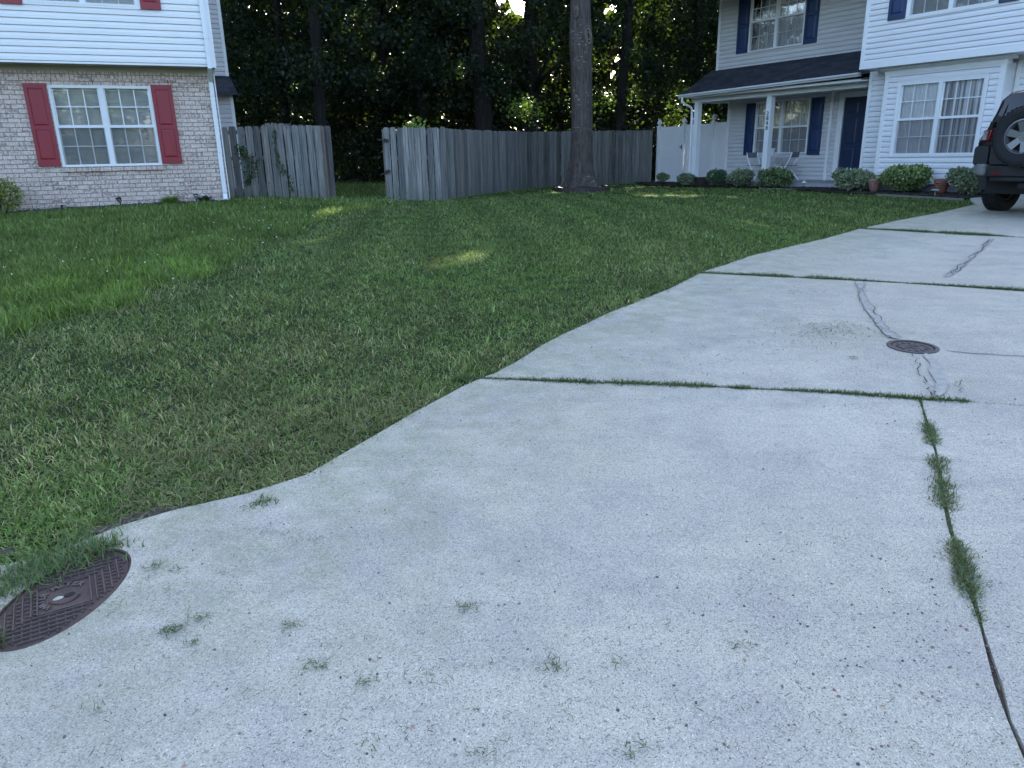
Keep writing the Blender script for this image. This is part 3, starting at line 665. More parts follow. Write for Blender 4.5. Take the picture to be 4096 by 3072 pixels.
# rear wing stepping out to the right
m_ = MB(); m_.box(-.05, .60, 5.512, 9, 2.93, 5.35); m_.box(-.05, .63, 5.512, 9, -.5, 2.49); bw('rear_wall', m_, M['grey'])
bw('rear_siding', siding(-.05, .53, 2.94, 5.35, 5.498, .1143), M['grey']); bw('rear_siding', siding(-.05, .56, -.4, 2.48, 5.498, .1143), M['grey'])
m_ = MB(); m_.box(.53, .612, 5.470, 5.4985, 2.93, 5.35); m_.box(.56, .645, 5.470, 5.4985, -.4, 2.49); bw('corner_trim', m_, M['trim2'])
m_ = MB(); m_.add([(-.05, 5.05, 2.49), (.74, 5.05, 2.49), (.62, 5.5, 2.935), (-.05, 5.5, 2.935), (-.05, 5.05, 2.44), (.74, 5.05, 2.44), (.74, 9, 2.49), (.62, 9, 2.935), (.74, 9, 2.44)], [(0, 1, 2, 3), (4, 5, 1, 0), (1, 6, 7, 2), (5, 8, 6, 1)]); bw('skirt_roof', m_, M['shingle'])

# ------------------------------------------------------------------ right house
RZ = .5
h2 = empty('white_house', (*RH_O, RZ), RH_A, 'white vinyl-sided two-storey house with navy shutters, covered porch and house number 2848', 'house')
def rw(name, mb, m, par=h2, **k): return mb.build(name, m, par, **k)
BW = (.345, 2.222, .748, 2.300)
rw('bay_siding', siding(.075, 2.45, .122, 2.50, 0, .1168, [(.30, 2.265, .70, 2.345)]), M['pale'])
m_ = wall(-.02, 2.55, .118, 2.52, .014, .16, [BW]); m_.box(2.53, 2.55, .16, .42, .118, 2.52); rw('bay_wall', m_, M['pale'])
m_ = MB(); m_.box(-.02, .075, -.026, .002, .118, 2.50); rw('bay_corner_trim', m_, M['trim2'])
m_ = MB(); m_.box(2.45, 2.556, -.026, .002, .118, 2.50); m_.box(2.5505, 2.56, -.0255, .05, .118, 2.50); rw('bay_corner_trim', m_, M['trim2'])
m_ = MB(); m_.box(-.04, 2.575, -.034, .16, 2.50, 2.575); m_.prism([(-.035, 2.575), (.1, 2.575), (.1, 2.65), (-.16, 2.65), (-.16, 2.63), (-.10, 2.615)], -.16, 2.70); rw('bay_crown', m_, M['trim'])
m_ = MB(); m_.box(-.0, 2.53, .03, .2, -.5, .117); m_.box(-.69, 7.5, .43, .6, -.5, .117); rw('foundation', m_, M['foundation'])
window(h2, *BW, -.004, M['trim'], 'curtain', (M['curtain'], M['curtain3']), surround=.038)
# recessed walls either side of the bay
rw('entry_siding', siding(-.60, -.02, .12, 2.54, .40, .1168), M['pale']); rw('garage_side_siding', siding(2.66, 7.5, .12, 2.64, .40, .1168), M['pale'])
m_ = wall(-.68, 7.5, .118, 2.65, .414, .55, []); m_.box(-.68, -.55, .551, 2.55, .0, 2.65); rw('entry_wall', m_, M['pale'])
m_ = MB(); m_.box(-.684, -.60, .374, .402, .02, 2.54); m_.box(-.684, -.02, .372, .402, 2.54, 2.655); rw('entry_trim', m_, M['trim2'])
m_ = MB(); m_.box(2.58, 2.66, .374, .402, .118, 2.655); m_.box(2.661, 7.5, .373, .402, 2.60, 2.655); rw('entry_trim', m_, M['trim2'])
# overhanging upper floor
UW = (.500, 2.335, 3.60, 5.06)
rw('upper_siding', siding(-.405, 7.5, 2.80, 5.4, -.30, .1143, [(.46, 2.375, 3.56, 5.1)], phase=.06), M['pale'])
m_ = wall(-.50, 7.5, 2.657, 5.4, -.286, -.14, [UW]); m_.box(-.50, -.38, -.139, 9, 2.657, 5.4); rw('upper_wall', m_, M['pale'])
m_ = MB(); m_.box(-.504, 7.5, -.332, -.2975, 2.655, 2.797); m_.box(-.504, -.405, -.327, -.2975, 2.798, 5.4); rw('skirt_board', m_, M['trim'])
m_ = MB(); m_.box(-.50, 7.5, -.296, .40, 2.656, 2.668); rw('soffit', m_, M['trim2'])
window(h2, *UW, -.304, M['trim'], 'blinds', M['blind'], surround=.035)
shutter(h2, .065, .463, 3.60, 5.09, -.317, M['blue']); shutter(h2, 2.372, 2.74, 3.585, 5.09, -.317, M['blue'])
# porch wall
PWN = (-5.88, -3.885, .795, 2.345); DX0, DX1, DZ0, DZ1 = -2.775, -1.86, .20, 2.262
ops = [(-5.90, -3.865, .775, 2.365), (-3.215, -3.125, 0, 2.5), (-2.935, -1.70, 0, 2.40)]
rw('porch_siding', siding(-6.94, -.55, .045, 2.44, 2.55, .1205, ops), M['grey'])
rw('porch_wall', wall(-7.02, -.55, .0, 2.7, 2.564, 2.7, [PWN, (DX0, DX1, DZ0, DZ1)]), M['grey'])
m_ = MB(); m_.box(-7.025, -6.94, 2.522, 2.552, .02, 2.44); m_.box(-3.215, -3.125, 2.505, 2.552, .0, 2.5); m_.box(-7.025, -3.216, 2.52, 2.552, 2.44, 2.5); m_.box(-3.124, -.55, 2.52, 2.552, 2.44, 2.5); rw('porch_trim', m_, M['trim2'])
window(h2, *PWN, 2.545, M['trim2'], 'curtain', M['curtain2'])
shutter(h2, -6.235, -5.895, .77, 2.315, 2.536, M['blue']); shutter(h2, -3.84, -3.43, .752, 2.335, 2.536, M['blue'])
m_ = MB(); m_.box(-2.935, DX0, 2.49, 2.552, .05, 2.40); m_.box(DX1, -1.72, 2.49, 2.552, .05, 2.40); m_.box(DX0, DX1, 2.49, 2.552, DZ1, 2.40); m_.box(DX0, DX1, 2.49, 2.552, .05, .14); rw('door_frame', m_, M['trim2'])
m_ = MB(); m_.box(DX0, DX1, 2.52, 2.56, .141, .195); rw('threshold', m_, mat('brass_threshold', (.12, .10, .05), .5))
m_ = MB(); m_.box(DX0, DX1, 2.545, 2.60, DZ0, DZ1)
for a, b in ((.10, .42), (.50, .82)):
    for c, d in ((.16, .72), (.86, 1.52), (1.64, 1.92)):
        X0, X1 = DX0 + a, DX0 + b; t = .03; y0, y1 = 2.5448, 2.536
        vs = [(X0, y0, DZ0 + c), (X1, y0, DZ0 + c), (X1, y0, DZ0 + d), (X0, y0, DZ0 + d), (X0 + t, y1, DZ0 + c + t), (X1 - t, y1, DZ0 + c + t), (X1 - t, y1, DZ0 + d - t), (X0 + t, y1, DZ0 + d - t)]
        m_.add(vs, [(0, 1, 5, 4), (1, 2, 6, 5), (2, 3, 7, 6), (3, 0, 4, 7), (4, 5, 6, 7)])
dd = rw('front_door', m_, M['door']); m_ = MB(); m_.lathe([(0, 0), (.028, .01), (.028, .04), (0, .05)], 12, Matrix.Translation((DX1 - .07, 2.54, 1.15)) @ Matrix.Rotation(R(90), 4, 'X')); rw('door_knob', m_, M['chrome'], dd)
m_ = MB(); m_.lathe([(0, -.02), (.02, -.012), (.024, .005), (.012, .02), (0, .022)], 12, Matrix.Translation((DX0 + .03, 2.50, DZ1 - .045))); rw('door_bell_light', m_, M['whitep'])
# wall above the porch roof
CW = (-5.755, -3.80, 3.705, 5.25)
rw('upper_left_siding', siding(-6.90, -.50, 3.32, 5.4, 1.85, .1215, [(-5.775, -3.78, 3.685, 5.27)], phase=.036), M['grey'])
m_ = wall(-6.985, -.50, 3.0, 5.4, 1.864, 2.0, [CW]); m_.box(-6.985, -6.86, 2.001, 9, 2.7, 5.4); rw('upper_left_wall', m_, M['grey'])
m_ = MB(); m_.box(-6.985, -6.90, 1.822, 1.852, 3.30, 5.4); rw('upper_corner_trim', m_, M['trim2'])
window(h2, *CW, 1.845, M['trim2'], 'curtain', M['curtain'], zmid=4.53)
shutter(h2, -6.185, -5.772, 3.715, 5.3, 1.836, M['blue']); shutter(h2, -3.785, -3.365, 3.70, 5.3, 1.836, M['blue'])
m_ = MB(); m_.prism([(-.75, 5.3), (4.5, 8.2), (9.6, 5.3), (9.6, 5.42), (4.5, 8.34), (-.75, 5.42)], -7.5, 8); rw('roof', m_, M['shingle'])
m_ = MB(); m_.prism([(1.84, 5.401), (4.5, 7.9), (9, 5.401)], -6.95, -6.85); m_.box(-7.02, -6.9, 2.701, 9, -.3, 3.0); m_.box(-7, 7.5, 8.9, 9, -.4, 5.4); m_.box(7.4, 7.5, .6, 8.9, -.4, 5.4); rw('side_wall', m_, M['grey'])
# porch roof, ceiling, beam and gutter
sag = lambda x: .0128 * (x + 7.3)
m_ = MB(); vs = [(-7.30, .70, 2.630), (-.50, .70, 2.630 + sag(-.5)), (-.50, 1.849, 3.345), (-7.18, 1.849, 3.345)]
vs += [(a, b, c - .05) for a, b, c in vs]; m_.add(vs, [(0, 1, 2, 3), (4, 7, 6, 5), (0, 4, 5, 1), (3, 2, 6, 7), (0, 3, 7, 4)]); rw('porch_roof', m_, M['shingle'])
m_ = MB(); m_.box(-7.12, -.70, .76, 2.549, 2.50, 2.515); rw('porch_ceiling', m_, M['trim2'])
m_ = MB(); m_.box(-7.20, -1.2, 1.08, 1.28, 2.375, 2.499); m_.box(-7.20, -7.06, 1.281, 2.549, 2.375, 2.499)
m_.prism([(.78, 2.516), (1.10, 2.516), (1.10, 2.60), (.78, 2.56)], -7.25, -1.18); m_.prism([(1.84, 3.28), (.76, 2.58), (.76, 2.52), (1.84, 2.52)], -7.19, -7.12); rw('porch_beam', m_, M['trim2'])
g = []
for x in (-7.36, -1.14):
    s_ = sag(x); g.append([(x, yy, zz + s_) for yy, zz in ((.70, 2.525), (.64, 2.525), (.62, 2.555), (.585, 2.575), (.578, 2.605), (.59, 2.612), (.70, 2.612))])
m_ = MB(); m_.add(g[0] + g[1], [tuple(range(7)), tuple(range(13, 6, -1))] + [(i, i + 7, (i + 1) % 7 + 7, (i + 1) % 7) for i in range(7)]); rw('gutter', m_, M['trim'])
m_ = MB(); m_.tube([(-7.20, .64, 2.53), (-7.20, .64, 2.40), (-7.17, .72, 2.34), (-7.15, .98, 2.25), (-7.14, 1.03, 2.18), (-7.14, 1.045, 1.9), (-7.14, 1.045, .05)], .036, 8); rw('porch_downspout', m_, M['trim'])
for x0 in (-7.105, -4.292):
    m_ = MB(); m_.box(x0, x0 + .165, 1.10, 1.265, -.04, 2.374); m_.box(x0 - .012, x0 + .177, 1.088, 1.277, -.04, .05); p = rw('porch_post', m_, M['trim'])
for ch, z in zip('2848', (1.915, 1.785, 1.655, 1.52)):
    vs, fs = text_geo(ch, .155, .006); m_ = MB(); m_.add([(-4.21 + a, 1.094 - c, z - .055 + b) for a, b, c in vs], fs); rw('house_number', m_, M['black'], p)
m_ = MB(); m_.box(-7.15, -.70, .88, 2.549, -.40, .035); m_.box(-3.65, -1.2, .30, .879, -.45, -.085); rw('porch_slab', m_, M['slab'])

# ------------------------------------------------------------------ fences
def board_fence(root, pts, tops, wmean=.142, gap=.006, wc=(.95, 1.0, 1.05), back=False, matk='wood', wseed=1):
    """dog-eared vertical boards along a polyline (world coordinates relative to root at origin)"""
    r = random.Random(wseed); mb = MB(); cols = []; L = [0]
    for a, b in zip(pts[:-1], pts[1:]): L.append(L[-1] + math.hypot(b[0] - a[0], b[1] - a[1]))
    def at(s):
        s = min(max(s, 0), L[-1] - 1e-6); i = max(j for j in range(len(L)) if L[j] <= s); i = min(i, len(pts) - 2); t = (s - L[i]) / (L[i + 1] - L[i])
        x = pts[i][0] + t * (pts[i + 1][0] - pts[i][0]); y = pts[i][1] + t * (pts[i + 1][1] - pts[i][1]); z = tops[i] + t * (tops[i + 1] - tops[i]); d = Vector((pts[i + 1][0] - pts[i][0], pts[i + 1][1] - pts[i][1])).normalized(); return x, y, z, d
    s = 0; ox, oy, oz = root.location
    while s < L[-1] - .05:
        w_ = wmean * r.uniform(.97, 1.03); x, y, z, d = at(s + w_ / 2); zt = z + r.uniform(-.012, .012); zb = gzf(x, y) - .03; th = .017; le = r.uniform(-.012, .012); yo = r.uniform(-.006, .006)
        n = (-d.y, d.x); e = .028; prof = [(-w_ / 2, zb), (w_ / 2, zb), (w_ / 2 + le * .4, zt - e), (w_ / 2 - e * .8 + le * .4, zt), (-w_ / 2 + e * .8 + le * .4, zt), (-w_ / 2 + le * .4, zt - e)]
        warp = r.uniform(-.01, .01); k = []
        for sd in (0, 1):
            for u, zz in prof:
                o_ = yo + sd * th + warp * (u / w_)
                k.append((x + d.x * u + n[0] * o_ - ox, y + d.y * u + n[1] * o_ - oy, zz - oz))
        mb.add(k, [(0, 1, 2, 3, 4, 5), (11, 10, 9, 8, 7, 6)] + [(i, i + 6, (i + 1) % 6 + 6, (i + 1) % 6) for i in range(6)])
        t = r.choice((.62, .8, .95, 1.0, 1.1, 1.2, 1.3)) * r.uniform(.92, 1.08); q = r.uniform(-.05, .05); cols += [(t * wc[0] * (1 - q), t * wc[1], t * wc[2] * (1 + q), 1)] * 12
        s += w_ + gap * r.uniform(.4, 2.6)
    o = mb.build('board_panel', M[matk], root, cols=cols)
    rails = MB(); posts = MB()
    for (a, b), (z0, z1) in zip(zip(pts[:-1], pts[1:]), zip(tops[:-1], tops[1:])):
        d = Vector((b[0] - a[0], b[1] - a[1])); ln = d.length; d.normalize(); n = Vector((-d.y, d.x)) * .04
        for h in (.25, .95, 1.5):
            for sgn in (1,):
                za, zb_ = z0 - 1.65 + h, z1 - 1.65 + h; k = []
                for (px, py), zz in ((a, za), (b, zb_)):
                    for u, v in ((0, 0), (1, 0), (1, 1), (0, 1)): k.append((px + n.x * (.6 + u) - ox, py + n.y * (.6 + u) - oy, zz + v * .08 - oz))
                rails.add(k, [(0, 1, 2, 3), (7, 6, 5, 4)] + [(i, (i + 1) % 4, (i + 1) % 4 + 4, i + 4) for i in range(4)])
        m2 = max(1, round(ln / 2.4))
        for i in range(m2 + 1):
            px, py = a[0] + d.x * ln * i / m2 + n.x * 2.6, a[1] + d.y * ln * i / m2 + n.y * 2.6
            pz = z0 + (z1 - z0) * i / m2 - .03; po = MB(); po.box(px - .045 - ox, px + .045 - ox, py - .045 - oy, py + .045 - oy, gzf(px, py) - .1 - oz, pz - oz); pv = po.build('fence_post', M['dbark'] if False else M['newwood'], root)
    rails.build('rail', M['newwood'], root)
    return o
f1 = empty('wooden_fence', (-5.5, 17.2, gzf(-5.5, 17.2)), 0, 'weathered grey board fence section beside the brick house, with two vines climbing it', 'fence')
board_fence(f1, [(-6.75, 16.90), (-5.4, 17.22), (-4.17, 17.51)], [2.12, 2.14, 2.145], .145, .011, (1.22, 1.16, 1.04), wseed=3)
gt = empty('wooden_gate', (-4.8, 17.75, gzf(-4.8, 17.75)), 0, 'brownish wooden gate swung open behind the left fence section', 'gate')
board_fence(gt, [(-5.42, 17.42), (-4.10, 17.74)], [2.215, 2.14], .14, .002, (1.0, .86, .80), wseed=9, matk='wood')
f2 = empty('wooden_fence', (-2.1, 17.66, gzf(-2.1, 17.66)), 0, 'pale grey board fence section right of the gateway, with two black gate hinges', 'fence')
board_fence(f2, [(-2.82, 17.69), (-1.47, 17.64)], [2.075, 2.06], .128, .010, (1.42, 1.37, 1.26), wseed=5)
for zz, an in ((1.80, 8), (1.10, -22)):
    hm = MB(); T = Matrix.Translation((-2.80 + 2.1, 17.66 - 17.66 - .012, zz - f2.location.z)) @ Matrix.Rotation(R(an), 4, 'Y')
    hm.box(-.16, .0, -.006, .004, -.014, .014, T); hm.box(0, .09, -.009, .006, -.035, .035, T); hm.tube([tuple(T @ Vector((0, -.008, -.05))), tuple(T @ Vector((0, -.008, .05)))], .011, 8); hm.build('gate_hinge', M['hinge'], f2)
f3 = empty('wooden_fence', (1.5, 23, gzf(1.5, 23)), 0, 'long weathered board fence curving away behind the big tree trunk', 'fence')
board_fence(f3, [(-1.46, 17.70), (-1.18, 18.76), (-.72, 20.4), (-.30, 21.6), (.55, 23.8), (1.75, 25.75), (3.8, 27.45), (5.32, 28.22)], [2.05, 2.035, 2.06, 2.07, 2.09, 2.13, 2.17, 2.175], .138, .007, (1.12, 1.06, .95), wseed=8)

vf = empty('vinyl_fence', (*RW(-8.7, 2.75), .33), RH_A, 'white vinyl privacy fence with pointed post caps beside the porch', 'fence')
vz = .33 - RZ; ox = -8.7
def vb(name, mb, m=None): return mb.build(name, m or M['vinyl'], vf)
def post_v(x, capd=True, h=1.86):
    m_ = MB(); m_.box(x - ox - .063, x - ox + .063, -.063, .063, -.4, h - vz - .02 if capd else h - vz)
    m_.box(x - ox - .078, x - ox + .078, -.078, .078, h - vz - .02, h - vz + .012)
    if capd:
        T = Matrix.Translation((x - ox, 0, h - vz + .012)) @ Matrix.Rotation(R(45), 4, 'Z')
        m_.lathe([(.06, 0), (.042, .035), (.040, .06), (.085, .075), (.092, .095), (.07, .16), (.035, .215), (0, .25)], 4, T)
    return vb('fence_post', m_)
for x, h in ((-10.44, 1.80), (-9.18, 1.80), (-7.81, 1.845)): post_v(x, True, h)
post_v(-9.00, False, 1.80)
for a, b, h in ((-10.36, -9.26, 1.775), (-8.93, -7.88, 1.80), (-7.74, -7.03, 1.82)):
    m_ = MB(); m_.box(a - ox, b - ox, -.022, .022, h - vz - .13, h - vz); m_.box(a - ox, b - ox, -.022, .022, .02, .14)
    x = a
    while x < b - .02: w_ = min(.062, b - x); m_.box(x - ox + .003, x - ox + w_ - .003, -.012, .012, .14, h - vz - .13); x += .062
    m_.box(a - ox, b - ox, -.006, .006, .14, h - vz - .13)
    vb('fence_panel', m_)
m_ = MB(); m_.box(-9.30 - ox, -9.20 - ox, -.085, -.06, 1.30 - vz - .25, 1.33 - vz - .25); m_.box(-9.215 - ox, -9.195 - ox, -.08, -.05, 1.24 - vz - .25, 1.39 - vz - .25); vb('gate_latch', m_, M['black'])

# ------------------------------------------------------------------ water meter lid, round cover
def meter_lid():
    z0 = gzf(*LID_C); a_, b_ = .272, .150
    # tilt with the ground
    e = .1; nx_ = -(gzf(LID_C[0] + e, LID_C[1]) - gzf(LID_C[0] - e, LID_C[1])) / (2 * e); ny_ = -(gzf(LID_C[0], LID_C[1] + e) - gzf(LID_C[0], LID_C[1] - e)) / (2 * e)
    root = empty('water_meter_lid', (*LID_C, z0), 0, 'oval rusty iron WATER METER lid with raised ribs, half overgrown by grass', 'meter lid')
    root.rotation_euler = Vector((nx_, ny_, 1)).to_track_quat('Z', 'Y').to_euler() if True else (0, 0, 0)
    q = Vector((0, 0, 1)).rotation_difference(Vector((nx_, ny_, 1)).normalized()); root.rotation_euler = q.to_euler()
    o1 = oval((0, 0), a_, b_, LID_A, 64); o2 = oval((0, 0), a_ + .010, b_ + .010, LID_A, 64)
    m_ = MB(); n = 64; m_.add([(x, y, -.006) for x, y in o1] + [(0, 0, -.006)], [(i, (i + 1) % n, n) for i in range(n)])
    m_.add([(x, y, -.006) for x, y in o1] + [(x, y, -.05) for x, y in o1], [(i, (i + 1) % n, (i + 1) % n + n, i + n) for i in range(n)])
    m_.build('plate', M['iron'], root)
    m_ = MB(); o3 = oval((0, 0), a_ + .003, b_ + .003, LID_A, 64)
    m_.add([(x, y, -.003) for x, y in o3] + [(x, y, -.003) for x, y in o2] + [(x, y, -.05) for x, y in o3], [(i, (i + 1) % n, (i + 1) % n + n, i + n) for i in range(n)] + [(i, (i + 1) % n, (i + 1) % n + 2 * n, i + 2 * n) for i in range(n)]); m_.build('rim', M['iron'], root)
    m_ = MB(); o4 = oval((0, 0), a_ + .03, b_ + .03, LID_A, 64); m_.add([(x, y, -.046) for x, y in o4] + [(0, 0, -.046)], [(i, (i + 1) % n, n) for i in range(n)]); m_.build('pit', M['under'], root)
    # ribs: a lattice at the lid's own angle; central field stays plain
    U = Vector((math.cos(R(31)), math.sin(R(31)))); Vv = Vector((math.cos(R(-59)), math.sin(R(-59)))); hu, hv = .077, .083
    def inside(p): d = Matrix.Rotation(-LID_A, 2) @ p; return (d.x / (a_ - .012)) ** 2 + (d.y / (b_ - .012)) ** 2 < 1
    m_ = MB()
    def seg(c, ax, ln, wd, h):
        o_ = Vector((-ax.y, ax.x)); k = []
        for z, s_ in ((-.007, 1), (h, .6)):
            for u, v in ((-1, -1), (1, -1), (1, 1), (-1, 1)): p = c + ax * (ln / 2 * u) + o_ * (wd / 2 * v * s_); k.append((p.x, p.y, z))
        m_.add(k, [(4, 5, 6, 7), (0, 1, 5, 4), (1, 2, 6, 5), (2, 3, 7, 6), (3, 0, 4, 7)])
    st = .0235
    for i in range(-14, 15):
        for j in range(-14, 15):
            u, v = i * st + (hu if i >= 0 else -hu) * 0, j * st
            p = U * u + Vv * v
            if abs(u) < hu and abs(v) < hv: continue
            if not inside(p): continue
            if abs(v) < hv + .001 or (abs(u) > hu + .0 and abs(v) < abs(u)):
                if inside(p + Vv * st * .5) and inside(p - Vv * st * .5): seg(p, Vv, st, .0045, .001)
                if inside(p + U * st * .5): seg(p + U * st * .5, U, st * .45, .004, -.001)
            else:
                if inside(p + U * st * .5) and inside(p - U * st * .5): seg(p, U, st, .0045, .001)
                if inside(p + Vv * st * .5): seg(p + Vv * st * .5, Vv, st * .45, .004, -.001)
    for s_ in (-1, 1): seg(Vv * (hv * s_), U, 2 * hu, .005, .0015); seg(U * (hu * s_), Vv, 2 * hv, .005, .0015)
    m_.build('ribs', M['worn_iron'], root)
    m_ = MB(); word = 'WATER METER'; rad = .058
    for i, ch in enumerate(word):
        if ch == ' ': continue
        t = R(219) - i * R(17.6); th = R(31) + (t - R(0)); vs, fs = text_geo(ch, .031, .0035, .0012)
        # arc over the key hole; letters stand on the arc
        base = U * (rad * math.cos(t)) - Vv * (rad * math.sin(t)); ang = t - R(90) + R(31); c_, s_ = math.cos(ang), math.sin(ang)
        m_.add([(base.x + a * c_ - b * s_, base.y + a * s_ + b * c_, -.005 + z) for a, b, z in vs], fs)
    m_.build('lettering', M['worn_iron'], root)
    m_ = MB()
    for i in range(22):
        t = R(200) + i * R(6.6); base = U * (.046 * math.cos(t)) - Vv * (.046 * math.sin(t)); seg(base, Vector((math.cos(t + R(31)), math.sin(t + R(31)))), .008, .0028, -.003)
    m_.build('worn_lettering', M['iron'], root)
    m_ = MB(); ho = oval((.012, .008), .017, .012, R(50), 18); m_.add([(x, y, -.0045) for x, y in ho] + [(.012, .008, -.0045)], [(i, (i + 1) % 18, 18) for i in range(18)]); m_.build('key_hole', M['under'], root)  # the hole's darkness is a flat dark oval laid over the plate
    m_ = MB(); ho = oval((-.014, -.012), .016, .010, R(35), 14); m_.add([(x, y, -.0055) for x, y in ho] + [(-.014, -.012, .002)], [(i, (i + 1) % 14, 14) for i in range(14)]); m_.build('pebble', M['stone'], root)
meter_lid()
def round_cover():
    root = empty('utility_cover', (*COV_C, gzf(*COV_C)), 0, 'small round grey iron cover set in the middle of the driveway', 'utility cover')
    q = Vector((0, 0, 1)).rotation_difference(Vector((.012, -.035, 1)).normalized()); root.rotation_euler = q.to_euler()
    m_ = MB(); m_.lathe([(0, -.004), (.126, -.004), (.130, -.010), (.133, -.010)], 48); m_.build('plate', M['iron2'], root)
    m_ = MB(); m_.lathe([(.134, -.012), (.135, .001), (.160, .001), (.161, -.03)], 48); m_.build('rim', M['iron2'], root)
    m_ = MB()
    for i in range(14):
        t = 2 * math.pi * i / 14; T = Matrix.Rotation(t, 4, 'Z'); m_.box(.078, .104, -.009, .009, -.005, .0005, T)
    m_.lathe([(.036, -.005), (.038, .0005), (.044, .0005), (.046, -.005)], 32); m_.box(-.022, .022, -.006, .006, -.005, .0003)
    m_.build('raised_marks', M['iron2'], root)
round_cover()

# ------------------------------------------------------------------ foliage
def unit(v): return v / (np.linalg.norm(v, axis=1, keepdims=True) + 1e-9)
def leaves(P, size, cols, upb=.3, asp=.55, out=None, rg=rng):
    """one folded leaf quad per point; returns V,F,C"""
    n = len(P); d = rg.normal(size=(n, 3)); 
    if out is not None: d = d * .8 + out
    d = unit(d); nr = rg.normal(size=(n, 3)); nr[:, 2] += upb; s = unit(np.cross(d, nr)); size = np.broadcast_to(size, (n,))[:, None]
    up = unit(np.cross(s, d)); w_ = size * asp * .5
    V = np.stack([P, P + d * size * .45 + s * w_ + up * size * .10, P + d * size, P + d * size * .45 - s * w_ + up * size * .10], 1).reshape(-1, 3)
    F = np.arange(4 * n).reshape(n, 4); C = np.repeat(cols, 4, 0); return V, F, C
def colmix(n, c1, c2, jit=.15, rg=rng):
    t = rg.random((n, 1)); c = np.array(c1) * (1 - t) + np.array(c2) * t; return np.clip(c * (1 + jit * rg.normal(size=(n, 1))), .002, 1)

def shrub(x, y, rx, rz, label, c1, c2, n=1500, leaf=.045, name='shrub', cat='shrub', stem=0.06, lumps=5, group=None, seed=1, zc=None):
    rg = np.random.default_rng(seed); random.seed(seed); z0 = gzf(x, y); root = empty(name, (x, y, z0), 0, label, cat, group)
    cs = [(0, 0, stem + rz, rx * .80, rz * .95)] + [(rx * q_ * math.cos(t), rx * q_ * math.sin(t), stem + rz * rg.uniform(.75, 1.45), rx * .48, rz * .58) for t, q_ in zip(rg.uniform(0, 6.28, lumps), rg.uniform(.35, .75, lumps))]
    P = []; O = []
    for cx, cy, cz, ra, rb in cs:
        k = n // len(cs) if cx else n // 2; u = unit(rg.normal(size=(k, 3))); rr = rg.uniform(.45, 1.06, (k, 1)) ** .5; bump_ = 1 + .10 * np.sin(u[:, :1] * 7 + seed) * np.cos(u[:, 1:2] * 8)
        P.append(u * rr * bump_ * np.array([ra, ra, rb]) + np.array([cx, cy, cz])); O.append(u)
    P = np.concatenate(P); O = np.concatenate(O); k = P[:, 2] > .01; P, O = P[k], O[k]
    rad = np.linalg.norm(P / np.array([rx, rx, rz]), axis=1)
    C = colmix(len(P), c1, c2, .2, rg)
    V, F, C = leaves(P, rg.uniform(.75, 1.25, len(P)) * leaf, C, .5, .6, O * .9, rg)
    np_mesh('foliage', V, F, M['shrub'], C, root)
    m_ = MB()
    for i in range(5):
        t = i * 1.26; m_.tube([(0.02 * math.cos(t), .02 * math.sin(t), -.03), (rx * .3 * math.cos(t), rx * .3 * math.sin(t), stem + rz * .6), (rx * .5 * math.cos(t), rx * .5 * math.sin(t), stem + rz * 1.1)], [.012, .008, .003], 5)
    m_.build('stem', M['dbark'], root); return root
PALE = ((.15, .19, .10), (.38, .44, .27)); GRN = ((.10, .16, .06), (.28, .37, .17)); YG = ((.07, .12, .02), (.42, .48, .13))
def sh_r(lx, ly, *a, **k): x, y = RW(lx, ly); return shrub(x, y, *a, **k)
gS = 'variegated shrubs along the porch'
sh_r(-7.86, .55, .20, .13, 'smallest leggy shrub at the foot of the white vinyl fence', *PALE, n=800, leaf=.058, stem=.12, seed=11, group=gS)
sh_r(-6.72, .50, .28, .16, 'low pale shrub in front of the left porch post', *PALE, n=1500, leaf=.060, stem=.05, seed=12, group=gS)
sh_r(-5.50, .50, .33, .22, 'dark green round shrub right of the first dark planter', (.05, .10, .05), (.14, .21, .11), n=1800, leaf=.05, stem=.05, seed=13, group=gS)
sh_r(-4.50, .48, .40, .23, 'pale green shrub between dark planter and numbered porch post', *PALE, n=2500, leaf=.062, stem=.04, seed=14, group=gS)
sh_r(-3.83, .55, .14, .07, 'tiny shrub at the foot of the numbered porch post', *PALE, n=500, leaf=.045, stem=.02, seed=15, group=gS)
sh_r(-3.15, .45, .47, .24, 'wide shrub under the right folding chair, right of the numbered post', *GRN, n=2900, leaf=.064, stem=.04, seed=16, group=gS)
sh_r(-.17, -.45, .50, .24, 'wide shrub in front of the front door beside a face pot', *PALE, n=2900, leaf=.064, stem=.03, seed=17, group=gS)
sh_r(1.09, -.50, .54, .26, 'largest flat-topped yellow-green shrub under the bay window', (.10, .16, .05), (.36, .44, .18), n=4000, leaf=.066, stem=.06, seed=18, group=gS)
sh_r(2.52, -.55, .42, .26, 'rounded pale shrub partly hidden behind the black car bumper', *PALE, n=2500, leaf=.062, stem=.03, seed=19, group=gS)
bx, by = LW(-3.93, -.55)
shrub(bx, by, .44, .31, 'clipped round yellow-green boxwood against the brick wall', *YG, n=6500, leaf=.034, name='boxwood', cat='shrub', stem=.02, lumps=2, seed=21)

